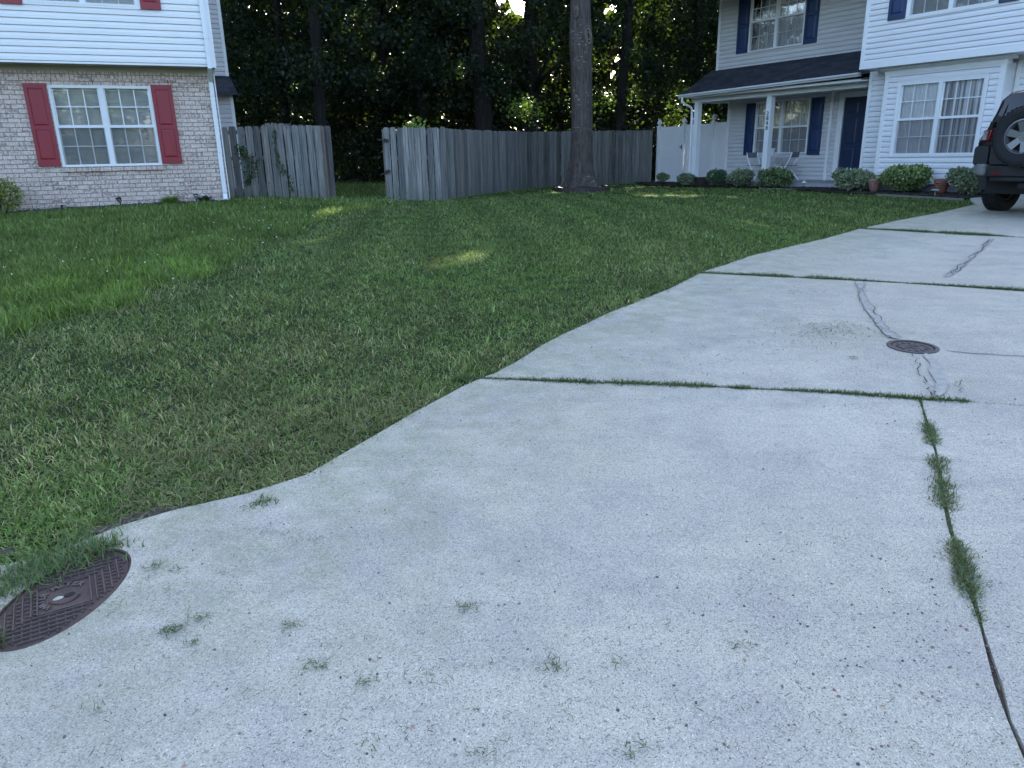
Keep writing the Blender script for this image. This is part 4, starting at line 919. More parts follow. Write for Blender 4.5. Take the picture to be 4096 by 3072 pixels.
def blades(P, h, w_, cols, lean=.5, rg=rng, bend=.6, seg2=True, dirs=None):
    """grass blades: two tapering segments (or one triangle)"""
    n = len(P); h = np.broadcast_to(h, (n,))[:, None]; w_ = np.broadcast_to(w_, (n,))[:, None]
    a = rg.uniform(0, 2 * np.pi, n) if dirs is None else dirs; s = np.stack([np.cos(a), np.sin(a), np.zeros(n)], 1)
    b = a + np.pi / 2 + rg.normal(size=n) * .6; ln = np.abs(rg.normal(size=(n, 1))) * lean; ld = np.stack([np.cos(b), np.sin(b), np.zeros(n)], 1)
    up = unit(ld * ln + np.array([0, 0, 1.])); up2 = unit(ld * (ln * 1.6 + bend) + np.array([0, 0, .75]))
    if seg2:
        m = P + up * h * .55; t = m + up2 * h * .5
        V = np.stack([P - s * w_ * .5, P + s * w_ * .5, m + s * w_ * .38, m - s * w_ * .38, t], 1).reshape(-1, 3); i = np.arange(n)[:, None] * 5
        F = np.concatenate([i + [0, 1, 2], i + [0, 2, 3], i + [3, 2, 4]]); return V, F, np.repeat(cols, 5, 0)
    t = P + unit(up + up2 * .6) * h
    V = np.stack([P - s * w_ * .5, P + s * w_ * .5, t], 1).reshape(-1, 3); return V, np.arange(3 * n).reshape(n, 3), np.repeat(cols, 3, 0)

# lily-like tuft and dark flowering plant against the brick
def tuft(x, y, r, h, label, c1, c2, name, cat, n=260, seed=3, w_=.014, flowers=0):
    rg = np.random.default_rng(seed); z = gzf(x, y); root = empty(name, (x, y, z), 0, label, cat)
    t = rg.uniform(0, 6.28, n); q = np.sqrt(rg.random(n)) * r * .5; P = np.stack([q * np.cos(t), q * np.sin(t), np.zeros(n)], 1)
    V, F, C = blades(P, rg.uniform(.6, 1.15, n) * h, w_, colmix(n, c1, c2, .2, rg), .75, rg, .9, True, t + np.pi / 2 * 0 - np.pi / 2)
    np_mesh('leaves', V, F, M['shrub'], C, root)
    if flowers:
        m_ = MB()
        for i in range(flowers):
            cx, cy, cz = rg.uniform(-r, r * .9), rg.uniform(-.1, .02), rg.uniform(h * .5, h)
            for k in range(5): a_ = k * 1.257; m_.add([(cx, cy, cz), (cx + .022 * math.cos(a_), cy - .01, cz + .022 * math.sin(a_)), (cx + .022 * math.cos(a_ + .9), cy - .012, cz + .022 * math.sin(a_ + .9))], [(0, 1, 2)])
        m_.build('flowers', M['flower'], root)
    return root
x, y = LW(-1.135, -.27); tuft(x, y, .26, .20, 'yellow-green tuft of strap leaves in the dark bed beside the brick wall', (.09, .16, .03), (.24, .34, .07), 'leafy_plant', 'plant', 420, 3, .013)
x, y = LW(-.50, -.22); tuft(x, y, .17, .19, 'small dark plant with white flowers beside the upright garden light', (.012, .02, .014), (.04, .07, .03), 'flowering_plant', 'plant', 420, 4, .010, 9)
# slate-chip bed along the brick wall, soil edge
def scatter_chips(name, poly, n, size, m, dz=.0, seed=1, label=None):
    r = random.Random(seed); mb = MB(); x0, x1 = min(p[0] for p in poly), max(p[0] for p in poly); y0, y1 = min(p[1] for p in poly), max(p[1] for p in poly); c = 0
    while c < n:
        x, y = r.uniform(x0, x1), r.uniform(y0, y1)
        if not inpoly(x, y, poly): continue
        c += 1; T = Matrix.Translation((x, y, gzf(x, y) + dz + r.uniform(-.01, .015))) @ Euler((r.uniform(-.5, .5), r.uniform(-.5, .5), r.uniform(0, 6.28))).to_matrix().to_4x4(); s_ = size * r.uniform(.5, 1.4)
        mb.box(-s_, s_, -s_ * .6, s_ * .6, -s_ * .18, s_ * .18, T)
    return tag(mb.build(name, m), label, kind='stuff', cat=None)
BEDL = [LW(-4.9, -.05), LW(-4.9, -.50), LW(-3.2, -.44), LW(-1.8, -.42), LW(-.6, -.34), LW(.05, -.20), LW(.05, -.02)]
def bed_sheet(name, poly, m, dz=.006):
    vs = [Vector(p) for p in poly]; n = len(vs); ed = [(i, (i + 1) % n) for i in range(n)]; x0, x1 = min(p[0] for p in poly), max(p[0] for p in poly); y0, y1 = min(p[1] for p in poly), max(p[1] for p in poly)
    for x in np.arange(x0, x1, .12):
        for y in np.arange(y0, y1, .12):
            if inpoly(x, y, poly): vs.append(Vector((x, y)))
    o = delaunay_2d_cdt(vs, ed, [], 0, 1e-5); mb = MB(); r = random.Random(3)
    fs = [tuple(f) for f in o[2] if inpoly(*np.mean([[o[0][i].x, o[0][i].y] for i in f], 0), poly)]
    mb.add([(p.x, p.y, gzf(p.x, p.y) + dz + r.uniform(-.012, .018)) for p in o[0]], fs); return tag(mb.build(name, m), kind='structure')
bed_sheet('slate_bed', BEDL, M['slate']); tag(scatter_chips('slate_chips', BEDL, 1500, .022, M['slate'], .006), 'dark slate chips covering the narrow bed at the brick wall', kind='stuff')
BEDR = [RW(-10.3, 2.6), RW(-10.3, 1.5), RW(-8.04, .10), RW(-4.81, .05), RW(-3.7, .1), RW(-3.6, .28), RW(-1.3, .28), RW(-2.1, -.3), RW(-.64, -.95), RW(.91, -1.3), RW(2.3, -1.62), RW(3.0, -1.75), RW(2.95, .42), RW(-.7, .42), RW(-.7, .9), RW(-7.0, .9), RW(-7.0, 2.6)]
bed_sheet('mulch_bed', BEDR, M['mulch']); tag(scatter_chips('mulch_chips', BEDR, 1600, .028, M['mulch'], .01, 5), 'dark bark mulch filling the bed along the white house', kind='stuff')
m_ = MB(); 
for (a, b) in zip([(.95, -1.34), (1.6, -1.48), (2.3, -1.64)], [(1.6, -1.48), (2.3, -1.64), (3.05, -1.80)]):
    p, q = RW(*a), RW(*b); m_.add([(p[0], p[1], gzf(*p) - .03), (q[0], q[1], gzf(*q) - .03), (q[0], q[1], gzf(*q) + .012), (p[0], p[1], gzf(*p) + .012)] + [(RW(a[0], a[1] + .025)[0], RW(a[0], a[1] + .025)[1], gzf(*p) + .012), (RW(b[0], b[1] + .025)[0], RW(b[0], b[1] + .025)[1], gzf(*q) + .012)], [(0, 1, 2, 3), (3, 2, 5, 4)])
tag(m_.build('bed_edging', mat('pale_edging', (.20, .21, .18), .8)), 'thin pale edging strip between lawn and mulch bed near the car', 'edging')

# garden lights along the brick wall
def garden_light(x, y, label, rot, seed=0, dz=0):
    root = empty('garden_light', (x, y, gzf(x, y) + dz), 0, label, 'garden light', 'black solar garden lights by the brick wall'); root.rotation_euler = rot
    m_ = MB(); m_.lathe([(.012, -.05), (.012, .07), (.028, .085), (0, .085)], 8); m_.build('stake', M['black'], root)
    m_ = MB(); s_ = .036
    for a, b in ((-1, -1), (1, -1), (1, 1), (-1, 1)):
        m_.tube([(a * s_ * .7, b * s_ * .7, .085), (a * s_, b * s_, .155)], .004, 5)
    for a, b in (((-1, -1), (1, -1)), ((1, -1), (1, 1)), ((1, 1), (-1, 1)), ((-1, 1), (-1, -1))):
        m_.tube([(a[0] * s_ * .7, a[1] * s_ * .7, .09), (b[0] * s_, b[1] * s_, .152)], .0028, 4); m_.tube([(b[0] * s_ * .7, b[1] * s_ * .7, .09), (a[0] * s_, a[1] * s_, .152)], .0028, 4)
    m_.build('lantern_cage', M['black'], root)
    m_ = MB(); m_.lathe([(.03, .09), (.044, .15)], 4, Matrix.Rotation(R(45), 4, 'Z') @ Matrix.Scale(.85, 4)); m_.build('lantern_glass', M['screen'] if False else mat('frosted_lens', (.35, .36, .4), .4), root)
    m_ = MB(); m_.lathe([(.070, .154), (.068, .163), (.045, .178), (0, .182)], 4, Matrix.Rotation(R(45), 4, 'Z')); m_.build('lantern_cap', M['black'], root); return root
x, y = LW(-.655, -.27); garden_light(x, y, 'upright black garden light beside the white-flowering plant', (0, 0, LH_A))
x, y = LW(-2.02, -.28); garden_light(x, y, 'leaning black garden light below the middle of the window', (R(10), R(-14), LH_A + .3))
x, y = LW(-2.86, -.36); garden_light(x, y, 'black garden light lying on its side on the slate chips', (0, R(-88), LH_A), dz=.04)

# ------------------------------------------------------------------ porch furniture, pots
PZ = RZ + .035
def folding_chair(lx, ly, rz, label):
    root = empty('folding_chair', (*RW(lx, ly), PZ), RH_A + rz, label, 'folding chair', 'folding chairs on the porch')
    fr = MB()
    for s_ in (-.20, .20): fr.tube([(s_, -.24, 0), (s_, .12, .60), (s_, .20, .80)], .014, 6); fr.tube([(s_ * .9, .26, 0), (s_ * .9, -.16, .43)], .014, 6)
    fr.tube([(-.20, -.17, .12), (.20, -.17, .12)], .009, 6); fr.tube([(-.18, .2, .08), (.18, .2, .08)], .009, 6); fr.build('chair_frame', M['cw'], root)
    m_ = MB(); m_.prism([(-.20, .425), (-.19, .445), (.17, .445), (.18, .425)], -.19, .19); m_.build('seat', M['seat'], root)
    m_ = MB(); T = Matrix.Translation((0, .185, .74)) @ Matrix.Rotation(R(-14), 4, 'X'); m_.box(-.205, .205, -.008, .008, -.085, .075, T); m_.build('backrest', M['seat'], root, bevel=.006); return root
folding_chair(-5.15, 1.85, R(82), 'left folding chair half hidden behind the numbered porch post'); folding_chair(-3.93, 1.85, R(-82), 'right folding chair between the porch window and a shrub')
root = empty('folding_table', (*RW(-4.55, 1.9), PZ), RH_A, 'white folding table below the porch window', 'table')
m_ = MB(); m_.box(-.40, .40, -.28, .28, .725, .745); m_.build('tabletop', M['cw'], root, bevel=.006)
for s_ in (-1, 1):
    m_ = MB(); m_.tube([(-.30 * s_, -.22, 0), (.30 * s_, -.22, .72)], .010, 6); m_.tube([(-.30 * s_, .22, 0), (.30 * s_, .22, .72)], .010, 6); m_.build('leg', M['cw'], root)
root = empty('flower_pot', (*RW(-4.58, 1.85), PZ + .745), 0, 'small white flower pot standing on the porch table', 'flower pot')
m_ = MB(); m_.lathe([(0, 0), (.060, 0), (.085, .155), (.094, .155), (.092, .18), (.080, .18), (.076, .15), (0, .15)], 20); m_.build('pot', M['whitep'], root, smooth=False)
rg = np.random.default_rng(5); P = np.stack([rg.normal(0, .03, 60), rg.normal(0, .03, 60), rg.uniform(.15, .19, 60)], 1); V, F, C = leaves(P, .04, colmix(60, *GRN), .5); np_mesh('plant', V, F, M['shrub'], C, root)
def planter(lx, ly, r, h, label, tilt=0):
    root = empty('planter', (*RW(lx, ly), gzf(*RW(lx, ly)) - .01), 0, label, 'planter'); root.rotation_euler = (tilt, 0, 0)
    m_ = MB(); m_.lathe([(0, 0), (r * .82, 0), (r * .97, h), (r * 1.02, h), (r * 1.02, h + .02), (r * .92, h + .02), (r * .9, h * .8), (0, h * .8)], 22); m_.build('tub', M['pot'], root); return root
planter(-6.22, .75, .27, .24, 'wide dark tub planter left of the dark green shrub'); planter(-5.06, .62, .17, .26, 'narrower dark tub planter left of the pale shrub by the post')
def face_pot(lx, ly, label, m, mf, s=1.0, rz=0, tilt=0):
    root = empty('face_pot', (*RW(lx, ly), gzf(*RW(lx, ly)) + .01), RH_A + rz, label, 'terracotta pot', 'terracotta face pots'); root.rotation_euler = (tilt, 0, RH_A + rz)
    m_ = MB(); n = 28; prof = [(0, 0), (.075, .005), (.10, .06), (.125, .14), (.142, .22), (.155, .285), (.150, .30), (.138, .297), (.128, .22), (0, .20)]; prof = [(a * s, b * s) for a, b in prof]
    m_.lathe(prof, n); m_.build('pot', m, root, smooth=True)
    f = MB()
    def P3(u, v, d=.0): r_ = (.10 + .19 * v) * s; return (r_ * math.sin(u), -(r_ + d) * math.cos(u), v * s)
    for sg in (-1, 1):
        f.tube([P3(sg * a, .20 + .018 * math.sin(3.1 * (a - .12) / .5), .004) for a in (.12, .22, .35, .5, .6)], [.005, .009, .010, .008, .004], 6)  # brow
        f.tube([P3(sg * a, .165, .006) for a in (.20, .28, .38, .46)], [.003, .010, .010, .003], 6)  # eye
    f.tube([P3(0, .19, .0), P3(0, .15, .014), P3(0, .115, .024), P3(0, .105, .006)], [.006, .010, .016, .005], 8)  # nose
    f.tube([P3(a, .072 + .006 * math.cos(a * 6), .008) for a in (-.34, -.18, 0, .18, .34)], [.002, .008, .009, .008, .002], 6); f.tube([P3(a, .056, .006) for a in (-.26, 0, .26)], [.002, .009, .002], 6)  # lips
    f.tube([P3(a, .245 + .02 * math.cos(a * 3), .006) for a in (-.7, -.4, 0, .4, .7)], [.004, .012, .016, .012, .004], 6)
    f.build('face', mf, root, smooth=True); return root
face_pot(.42, -.62, 'worn pale terracotta face pot between the two big shrubs', M['terra2'], M['terra2'], .97, R(12), 0)
face_pot(1.95, -.60, 'red-brown terracotta face pot leaning under the bay window', M['terra'], M['terra2'], 1.0, R(-6), R(6))
root = empty('solar_lamp', (*RW(-2.60, .86), .5 + .03 - .0), 0, 'tiny white dome lamp on the edge of the porch slab', 'lamp'); m_ = MB(); m_.lathe([(0, 0), (.07, 0), (.062, .02), (.03, .05), (.012, .075), (0, .08)], 16); m_.build('dome', M['whitep'], root, smooth=True)
root = empty('garden_stake', (*RW(2.18, -1.25), gzf(*RW(2.18, -1.25))), 0, 'pale mushroom-shaped stake light low in the mulch bed', 'garden light')
m_ = MB(); m_.lathe([(.01, -.03), (.01, .10), (.07, .105), (.085, .12), (.05, .14), (0, .145)], 14); m_.build('cap', mat('pale_green_plastic', (.30, .36, .30), .5), root)
root = empty('edging_stone', (*RW(-6.30, .62), gzf(*RW(-6.30, .62))), 0, 'small white stone beside the left porch post shrub', 'stone'); m_ = MB(); m_.lathe([(0, -.02), (.09, 0), (.07, .05), (.02, .08), (0, .08)], 7); m_.build('rock', M['whitep'], root)

# vines on the left fence section
def vine(pts, label, n, seed, spread=.07):
    rg = np.random.default_rng(seed); x0, y0, z0 = pts[0]; root = empty('vine', (x0, y0, z0), 0, label, 'vine'); m_ = MB(); q = [(a - x0, b - y0, c - z0) for a, b, c in pts]; m_.tube(q, .006, 5); m_.build('stem', M['dbark'], root)
    P = []
    for i in range(n): j = rg.integers(0, len(q) - 1); t = rg.random(); k = [q[j][d] * (1 - t) + q[j + 1][d] * t for d in range(3)]; wd = spread * (1.8 if .15 < (k[2] - q[0][2]) < .62 else .5); P.append((k[0] + rg.normal() * wd, k[1] - abs(rg.normal()) * .03 - .01, k[2] + rg.normal() * .04))
    V, F, C = leaves(np.array(P), rg.uniform(.04, .08, n), colmix(n, (.03, .07, .02), (.09, .15, .05), .2, rg), .2, .6); np_mesh('foliage', V, F, M['shrub'], C, root)
fy = lambda x: 17.22 + (x + 5.4) * .2358 - .035 if x > -5.4 else 17.22 + (x + 5.4) * .237 - .035
vine([(-5.83, fy(-5.83), .92), (-5.74, fy(-5.74), 1.12), (-5.70, fy(-5.70), 1.36), (-5.82, fy(-5.82), 1.58), (-5.93, fy(-5.93), 1.72)], 'dense green vine hanging on the left half of the fence section', 280, 31, .075)
vine([(-4.88, fy(-4.88), .72), (-5.02, fy(-5.02), 1.12), (-5.13, fy(-5.13), 1.38), (-5.17, fy(-5.17), 1.60), (-5.14, fy(-5.14), 2.08)], 'thin sparse vine climbing the right half of the fence section', 130, 32, .045)

# ------------------------------------------------------------------ car (rear of a black off-roader)
CZ = .425; CA = R(-60); CO = (7.505, 11.0)
car = empty('parked_car', (CO[0], CO[1], CZ), CA, 'black off-road car with spare wheel on its tailgate, parked on the driveway', 'car')
def cb_(name, mb, m, par=None, **k): return mb.build(name, m, par or car, **k)
def section(y, lo, hw, bz, tops):
    """half profile (x,z) list mirrored -> ring of points at y"""
    half = [(0, lo), (hw * .88, lo), (hw * .96, lo + .10), (hw, bz), (hw * .985, bz + .12)] + tops
    return [(x, y, z) for x, z in half] + [(-x, y, z) for x, z in half[::-1] if x > 0]
secs = [section(.10, .78, .80, .92, [(.745, 1.13), (.70, 1.21), (.60, 1.46), (.555, 1.62), (.44, 1.715), (0, 1.75)]),
        section(.16, .70, .84, .94, [(.80, 1.14), (.745, 1.22), (.635, 1.48), (.585, 1.645), (.47, 1.74), (0, 1.79)]),
        section(.45, .55, .90, .95, [(.86, 1.15), (.82, 1.24), (.72, 1.50), (.66, 1.68), (.54, 1.78), (0, 1.82)]),
        section(1.6, .50, .92, .95, [(.89, 1.15), (.86, 1.24), (.77, 1.50), (.70, 1.69), (.56, 1.79), (0, 1.83)]),
        section(2.75, .50, .92, .95, [(.89, 1.15), (.86, 1.22), (.77, 1.48), (.70, 1.67), (.56, 1.76), (0, 1.79)]),
        section(3.15, .50, .92, .95, [(.89, 1.12), (.85, 1.16), (.80, 1.18), (.72, 1.19), (.56, 1.20), (0, 1.21)]),
        section(4.25, .55, .86, .90, [(.84, 1.02), (.80, 1.08), (.74, 1.10), (.66, 1.11), (.5, 1.12), (0, 1.14)]),
        section(4.45, .62, .80, .85, [(.78, .92), (.74, .96), (.68, .98), (.6, .99), (.45, 1.0), (0, 1.0)])]
m_ = MB(); k = len(secs[0])
for s_ in secs: m_.v += s_
for i in range(len(secs) - 1):
    for j in range(k): q = (j + 1) % k; m_.f.append((i * k + j, i * k + q, (i + 1) * k + q, (i + 1) * k + j))
m_.f.append(tuple(range(k))); m_.f.append(tuple(range((len(secs) - 1) * k, len(secs) * k))[::-1])
bd = cb_('body', m_, M['paint'], bevel=.018)
bd.data.polygons.foreach_set('use_smooth', [True] * len(bd.data.polygons)); bd.data.update()
try: bd.data.set_sharp_from_angle(angle=R(38))
except Exception: pass
m_ = MB(); m_.box(-.70, .70, .3, 4.2, .30, .56); cb_('underbody', m_, M['under'])
# tailgate with window
def rbox(mb, x0, x1, z0, z1, y, d, r=.06, slope=0):
    pts = []
    for cx, cz, a0 in ((x1 - r, z1 - r, 0), (x0 + r, z1 - r, 90), (x0 + r, z0 + r, 180), (x1 - r, z0 + r, 270)):
        for t in range(0, 91, 18): a = R(a0 + t); pts.append((cx + r * math.cos(a), cz + r * math.sin(a)))
    n = len(pts); mb.add([(x, y + (z - z0) * slope, z) for x, z in pts] + [(x, y + d + (z - z0) * slope, z) for x, z in pts], [tuple(range(n)), tuple(range(2 * n - 1, n - 1, -1))] + [(i, i + n, (i + 1) % n + n, (i + 1) % n) for i in range(n)])
m_ = MB(); rbox(m_, -.565, .565, .735, 1.02, .028, .10, .05); tg = cb_('tailgate', m_, M['clad'], bevel=0)
m_ = MB(); rbox(m_, -.53, .53, 1.03, 1.235, .045, .10, .03, .12); cb_('tailgate_panel', m_, M['paint'])
m_ = MB(); pts = [(-.50, 1.27), (.50, 1.27), (.53, 1.31), (.455, 1.60), (.40, 1.655), (-.40, 1.655), (-.455, 1.60), (-.53, 1.31)]; sl_ = .10
m_.add([(x, .075 + (z - 1.2) * sl_, z) for x, z in pts] + [(x, .12 + (z - 1.2) * sl_, z) for x, z in pts], [tuple(range(8)), tuple(range(15, 7, -1))] + [(i, i + 8, (i + 1) % 8 + 8, (i + 1) % 8) for i in range(8)]); cb_('rear_window', m_, mat('dark_car_glass', (.01, .012, .014), .04, coat=1))
m_ = MB(); ring = [(x, .070 + (z - 1.2) * sl_, z) for x, z in pts]; m_.tube(ring + [ring[0]], .010, 6, cap=False); cb_('window_seal', m_, M['under'])
for s_ in (-1, 1):
    m_ = MB(); xa, xb = (-.885, -.60) if s_ < 0 else (.60, .885)
    prof = [(-.885, 1.135), (-.882, 1.165), (-.868, 1.19), (-.84, 1.21), (-.80, 1.220), (-.72, 1.228), (-.615, 1.235), (-.635, 1.075), (-.74, 1.062), (-.80, 1.065), (-.85, 1.075), (-.876, 1.10)]
    yy = [.36, .35, .33, .27, .20, .12, .05, .035, .07, .12, .22, .31]
    vs = [(x * -s_ if s_ > 0 else x, y_, z) for (x, z), y_ in zip(prof, yy)]; vs = [(x if s_ < 0 else abs(x), y_, z) for x, y_, z in vs]; vs2 = [(x * .96, y_ + .08, z) for x, y_, z in vs]; n = 12
    m_.add(vs + vs2, [tuple(range(n)), tuple(range(2 * n - 1, n - 1, -1))] + [(i, i + n, (i + 1) % n + n, (i + 1) % n) for i in range(n)]); tl = cb_('tail_light', m_, M['rlens'], bevel=.008)
    m_ = MB(); m_.add([(s_ * .745, .118, 1.21), (s_ * .648, .048, 1.222), (s_ * .660, .042, 1.088), (s_ * .745, .066, 1.085)], [(0, 1, 2, 3)]); cb_('reversing_lamp', m_, M['clens'], tl)
    # lower body cladding, grey bumper cap, mud flap
    m_ = MB(); x0, x1 = sorted((s_ * .60, s_ * .81)); rbox(m_, x0, x1, .72, 1.0, .045, .28, .05); cb_('corner_cladding', m_, M['clad'])
    m_ = MB(); prof = [(.57, -.02), (.64, -.024), (.70, -.010), (.755, .025), (.80, .07), (.835, .13), (.855, .20), (.86, .28), (.86, .55), (.57, .55)]; m_.prism([(s_ * a, b) for a, b in prof], .575, .74, 'z'); cb_('bumper_corner', m_, M['greyb'], bevel=.03)
    m_ = MB(); x0, x1 = sorted((s_ * .66, s_ * .93)); m_.box(x0, x1, .52, .55, .34, .58); cb_('mud_flap', m_, M['clad'])
m_ = MB(); prof = [(-.57, -.02), (-.57, .5), (.57, .5), (.57, -.02), (.35, -.055), (-.35, -.055)]; m_.prism(prof, .565, .715, 'z'); m_.prism([(-.52, .02), (-.52, .4), (.52, .4), (.52, .02), (.3, -.03), (-.3, -.03)], .495, .5645, 'z'); bp_ = cb_('rear_bumper', m_, M['clad'], bevel=.015)
for s_ in (-1, 1): m_ = MB(); x0, x1 = sorted((s_ * .31, s_ * .445)); m_.box(x0, x1, -.052 + .012 - .02, -.02, .600, .628); cb_('reflector', m_, M['rlens'], bp_)
m_ = MB(); m_.box(-.05, .05, -.07, .3, .40, .47); cb_('tow_hitch', m_, M['under']); m_ = MB(); m_.tube([(-.02, .05, .45), (.0, -.02, .44), (.03, .05, .43)], .008, 6); cb_('tow_ring', m_, M['chrome'])
m_ = MB(); rbox(m_, -.635, -.595, 1.25, 1.34, .03, .06, .012); cb_('tailgate_hinge', m_, M['under'])
def wheel(T, name='wheel', spokes=6, rt=.395):
    wv = MB(); wv.lathe([(.235, -.10), (.27, -.125), (.34, -.135), (.378, -.125), (rt, -.095), (rt, .095), (.378, .125), (.34, .135), (.27, .125), (.235, .10)], 48, T, True)
    for i in range(40):
        for sg in (-1, 1):
            a = 2 * math.pi * (i + .25 * sg) / 40; B = T @ Matrix.Rotation(a, 4, 'Z') @ Matrix.Translation((rt, 0, 0)); wv.box(-.004, .012, -.018, .018, .02 * sg if sg > 0 else -.105, .105 if sg > 0 else -.02, B)
    w_ = wv.build(name, M['tyre'], car); w_.data.polygons.foreach_set('use_smooth', [False] * len(w_.data.polygons))
    r = MB(); r.lathe([(.236, -.10), (.240, -.115), (.222, -.118), (.215, -.09), (.205, -.06), (.205, .08), (.236, .10)], 40, T)
    for i in range(spokes):
        B = T @ Matrix.Rotation(2 * math.pi * i / spokes + .3, 4, 'Z')
        vs = [(.045, -.040, -.075), (.045, .040, -.075), (.215, .052, -.098), (.215, -.052, -.098), (.045, -.034, -.035), (.045, .034, -.035), (.215, .044, -.055), (.215, -.044, -.055)]
        r.add([tuple(B @ Vector(p)) for p in vs], [(0, 1, 2, 3), (7, 6, 5, 4), (0, 4, 5, 1), (1, 5, 6, 2), (2, 6, 7, 3), (3, 7, 4, 0)])
    r.lathe([(0, -.082), (.062, -.082), (.070, -.07), (.070, -.03)], 20, T); r.build('rim', M['rim'], w_)
    dk = MB(); dk.lathe([(0, -.02), (.206, -.02)], 24, T); dk.build('dark_back_disc', M['under'], w_)  # plain dark disc closing the wheel behind the spokes
    for i in range(6):
        a = 2 * math.pi * i / 6; nb = MB(); nb.lathe([(0, -.092), (.010, -.092), (.010, -.075)], 6, T @ Matrix.Translation((.042 * math.cos(a), .042 * math.sin(a), 0))); nb.build('wheel_nut', M['chrome'], w_)
    return w_
wheel(Matrix.Translation((-.02, -.145, 1.12)) @ Matrix.Rotation(R(-90), 4, 'X'), 'spare_wheel', 6, .405)
for sx in (-1, 1):
    for yy in (1.0, 3.7): wheel(Matrix.Translation((sx * .80, yy, .395)) @ Matrix.Rotation(R(-90 if sx > 0 else 90), 4, 'Y'), 'wheel')
m_ = MB(); m_.tube([(-.75, 1.0, .40), (.75, 1.0, .40)], .05, 8); m_.lathe([(0, -.16), (.12, -.1), (.15, 0), (.12, .1), (0, .16)], 12, Matrix.Translation((.0, 1.0, .40))); m_.tube([(-.55, .9, .42), (-.5, .6, .7)], .03, 6); cb_('axle', m_, M['under'])
vs, fs = text_geo('TOYOTA', .062, .003); m_ = MB(); k0 = min(v[0] for v in vs); m_.add([(-.518 + (a - k0), .040 + .0 - c, 1.048 + b) for a, b, c in vs], fs); cb_('tailgate_lettering', m_, M['chrome'])
m_ = MB(); T = Matrix.Translation((-.425, .046, 1.155)) @ Matrix.Rotation(R(90), 4, 'X')
for a, b, ox_, oy_ in ((.062, .042, 0, 0), (.018, .040, 0, 0), (.040, .018, 0, .018)):
    pts = [tuple(T @ Vector((ox_ + a * math.cos(t), oy_ + b * math.sin(t), 0))) for t in [i * math.pi / 12 for i in range(25)]]; m_.tube(pts, .0045, 5, cap=False)
cb_('emblem', m_, M['chrome'])

# ------------------------------------------------------------------ big tree in the lawn
def trunk_mesh(mb, path, rad, n=20, flare=0, seed=0, lobes=5, rings=None, amp=.03):
    r = random.Random(seed); k = len(mb.v); m = len(path); ph = [r.uniform(0, 6.28) for _ in range(6)]
    for i, (p, ra) in enumerate(zip(path, rad)):
        h = p[2] - path[0][2]
        for j in range(n):
            t = 2 * math.pi * j / n
            q = ra * (1 + amp * math.sin(3 * t + ph[0] + h * .4) + amp * .7 * math.sin(5 * t + ph[1] - h * .7) + amp * .5 * math.sin(9 * t + ph[2] + h))
            if flare: q += flare * math.exp(-h / .34) * (1 + .42 * math.cos(lobes * t + ph[3]) + .18 * math.cos(8 * t + ph[4])) + .20 * flare * math.exp(-h / .9)
            mb.v.append((p[0] + q * math.cos(t), p[1] + q * math.sin(t), p[2]))
    for i in range(m - 1):
        for j in range(n): q = (j + 1) % n; mb.f.append((k + i * n + j, k + i * n + q, k + (i + 1) * n + q, k + (i + 1) * n + j))
TX, TY = 2.10, 21.9; tz = gzf(TX, TY)
SU = np.array(SUND[:])
# Clearings through the wood that let single shafts of low sun reach the lawn and some leaves
TARGETS = [(-3.32, 13.3, .6, .42), (-3.25, 13.9, .6, .3), (-2.62, 10.05, .42, .26), (-2.40, 10.1, .42, .2), (-.52, 8.72, .32, .27), (-.33, 8.70, .32, .2), (3.35, 18.6, .45, .30), (3.9, 18.2, .45, .36), (4.5, 17.9, .45, .3), (5.1, 16.9, .45, .28), (5.6, 16.2, .45, .25), (3.55, 12.1, .42, .28), (3.95, 11.4, .42, .22), (1.35, 21.0, .42, .25), (1.7, 19.6, .45, .2),
           (-2.2, 18.3, 2.1, .35), (.62, 26.9, 3.0, .55), (.85, 27.2, 2.6, .5), (1.7, 29.5, 2.9, .6), (3.3, 30.0, 2.8, .45), (5.2, 30.5, 3.4, .6), (6.8, 31.0, 3.1, .7), (7.9, 31.4, 2.7, .6), (-7.5, 27.0, 2.6, .4), (-1.4, 29.0, 4.4, .5), (-6.6, 29, 5.0, .35), (9.2, 33, 4.4, .5), (4.4, 32, 4.6, .5)]
def carve(P, sz=.0):
    keep = np.ones(len(P), bool)
    for x, y, z, r in TARGETS:
        d = P - np.array([x, y, z]); t = d @ SU; pr = np.linalg.norm(d - t[:, None] * SU, axis=1); keep &= ~((pr < r * .85 + .50 * sz) & (t > (r * 1.2 if z > 1 else .0)))
    return keep
tree = empty('oak_tree', (TX, TY, tz), 0, 'big single tree with thick bare trunk and flared roots standing in the lawn', 'tree')
m_ = MB(); zs = [-.1, .0, .05, .1, .16, .24, .34, .48, .65, .85, 1.1, 1.4, 1.8, 2.2, 2.7, 3.2, 3.6, 3.9, 4.15, 4.5, 5.0, 5.6, 6.5, 8, 10, 12, 14]
pts = [(-.02 + .035 * math.sin(z * .9), .02 * math.sin(z), z) for z in zs]; rad = [.286 if z < 4 else .28 - .012 * (z - 4) for z in zs]; rad = [r_ + (.035 * math.exp(-((z - 3.95) / .35) ** 2)) for r_, z in zip(rad, zs)]
trunk_mesh(m_, pts, rad, 48, .40, 3, 5, amp=.022)
for (a, h, l) in ((.6, 9.5, 4.5), (2.3, 8.5, 5), (3.9, 10, 4.5), (5.2, 9, 4.6), (1.5, 12, 4), (4.6, 12.5, 4)):
    m_.tube([(.1 * math.cos(a), .1 * math.sin(a), h), (l * .5 * math.cos(a), l * .5 * math.sin(a), h + l * .35), (l * math.cos(a), l * math.sin(a), h + l * .5)], [.14, .09, .03], 8)
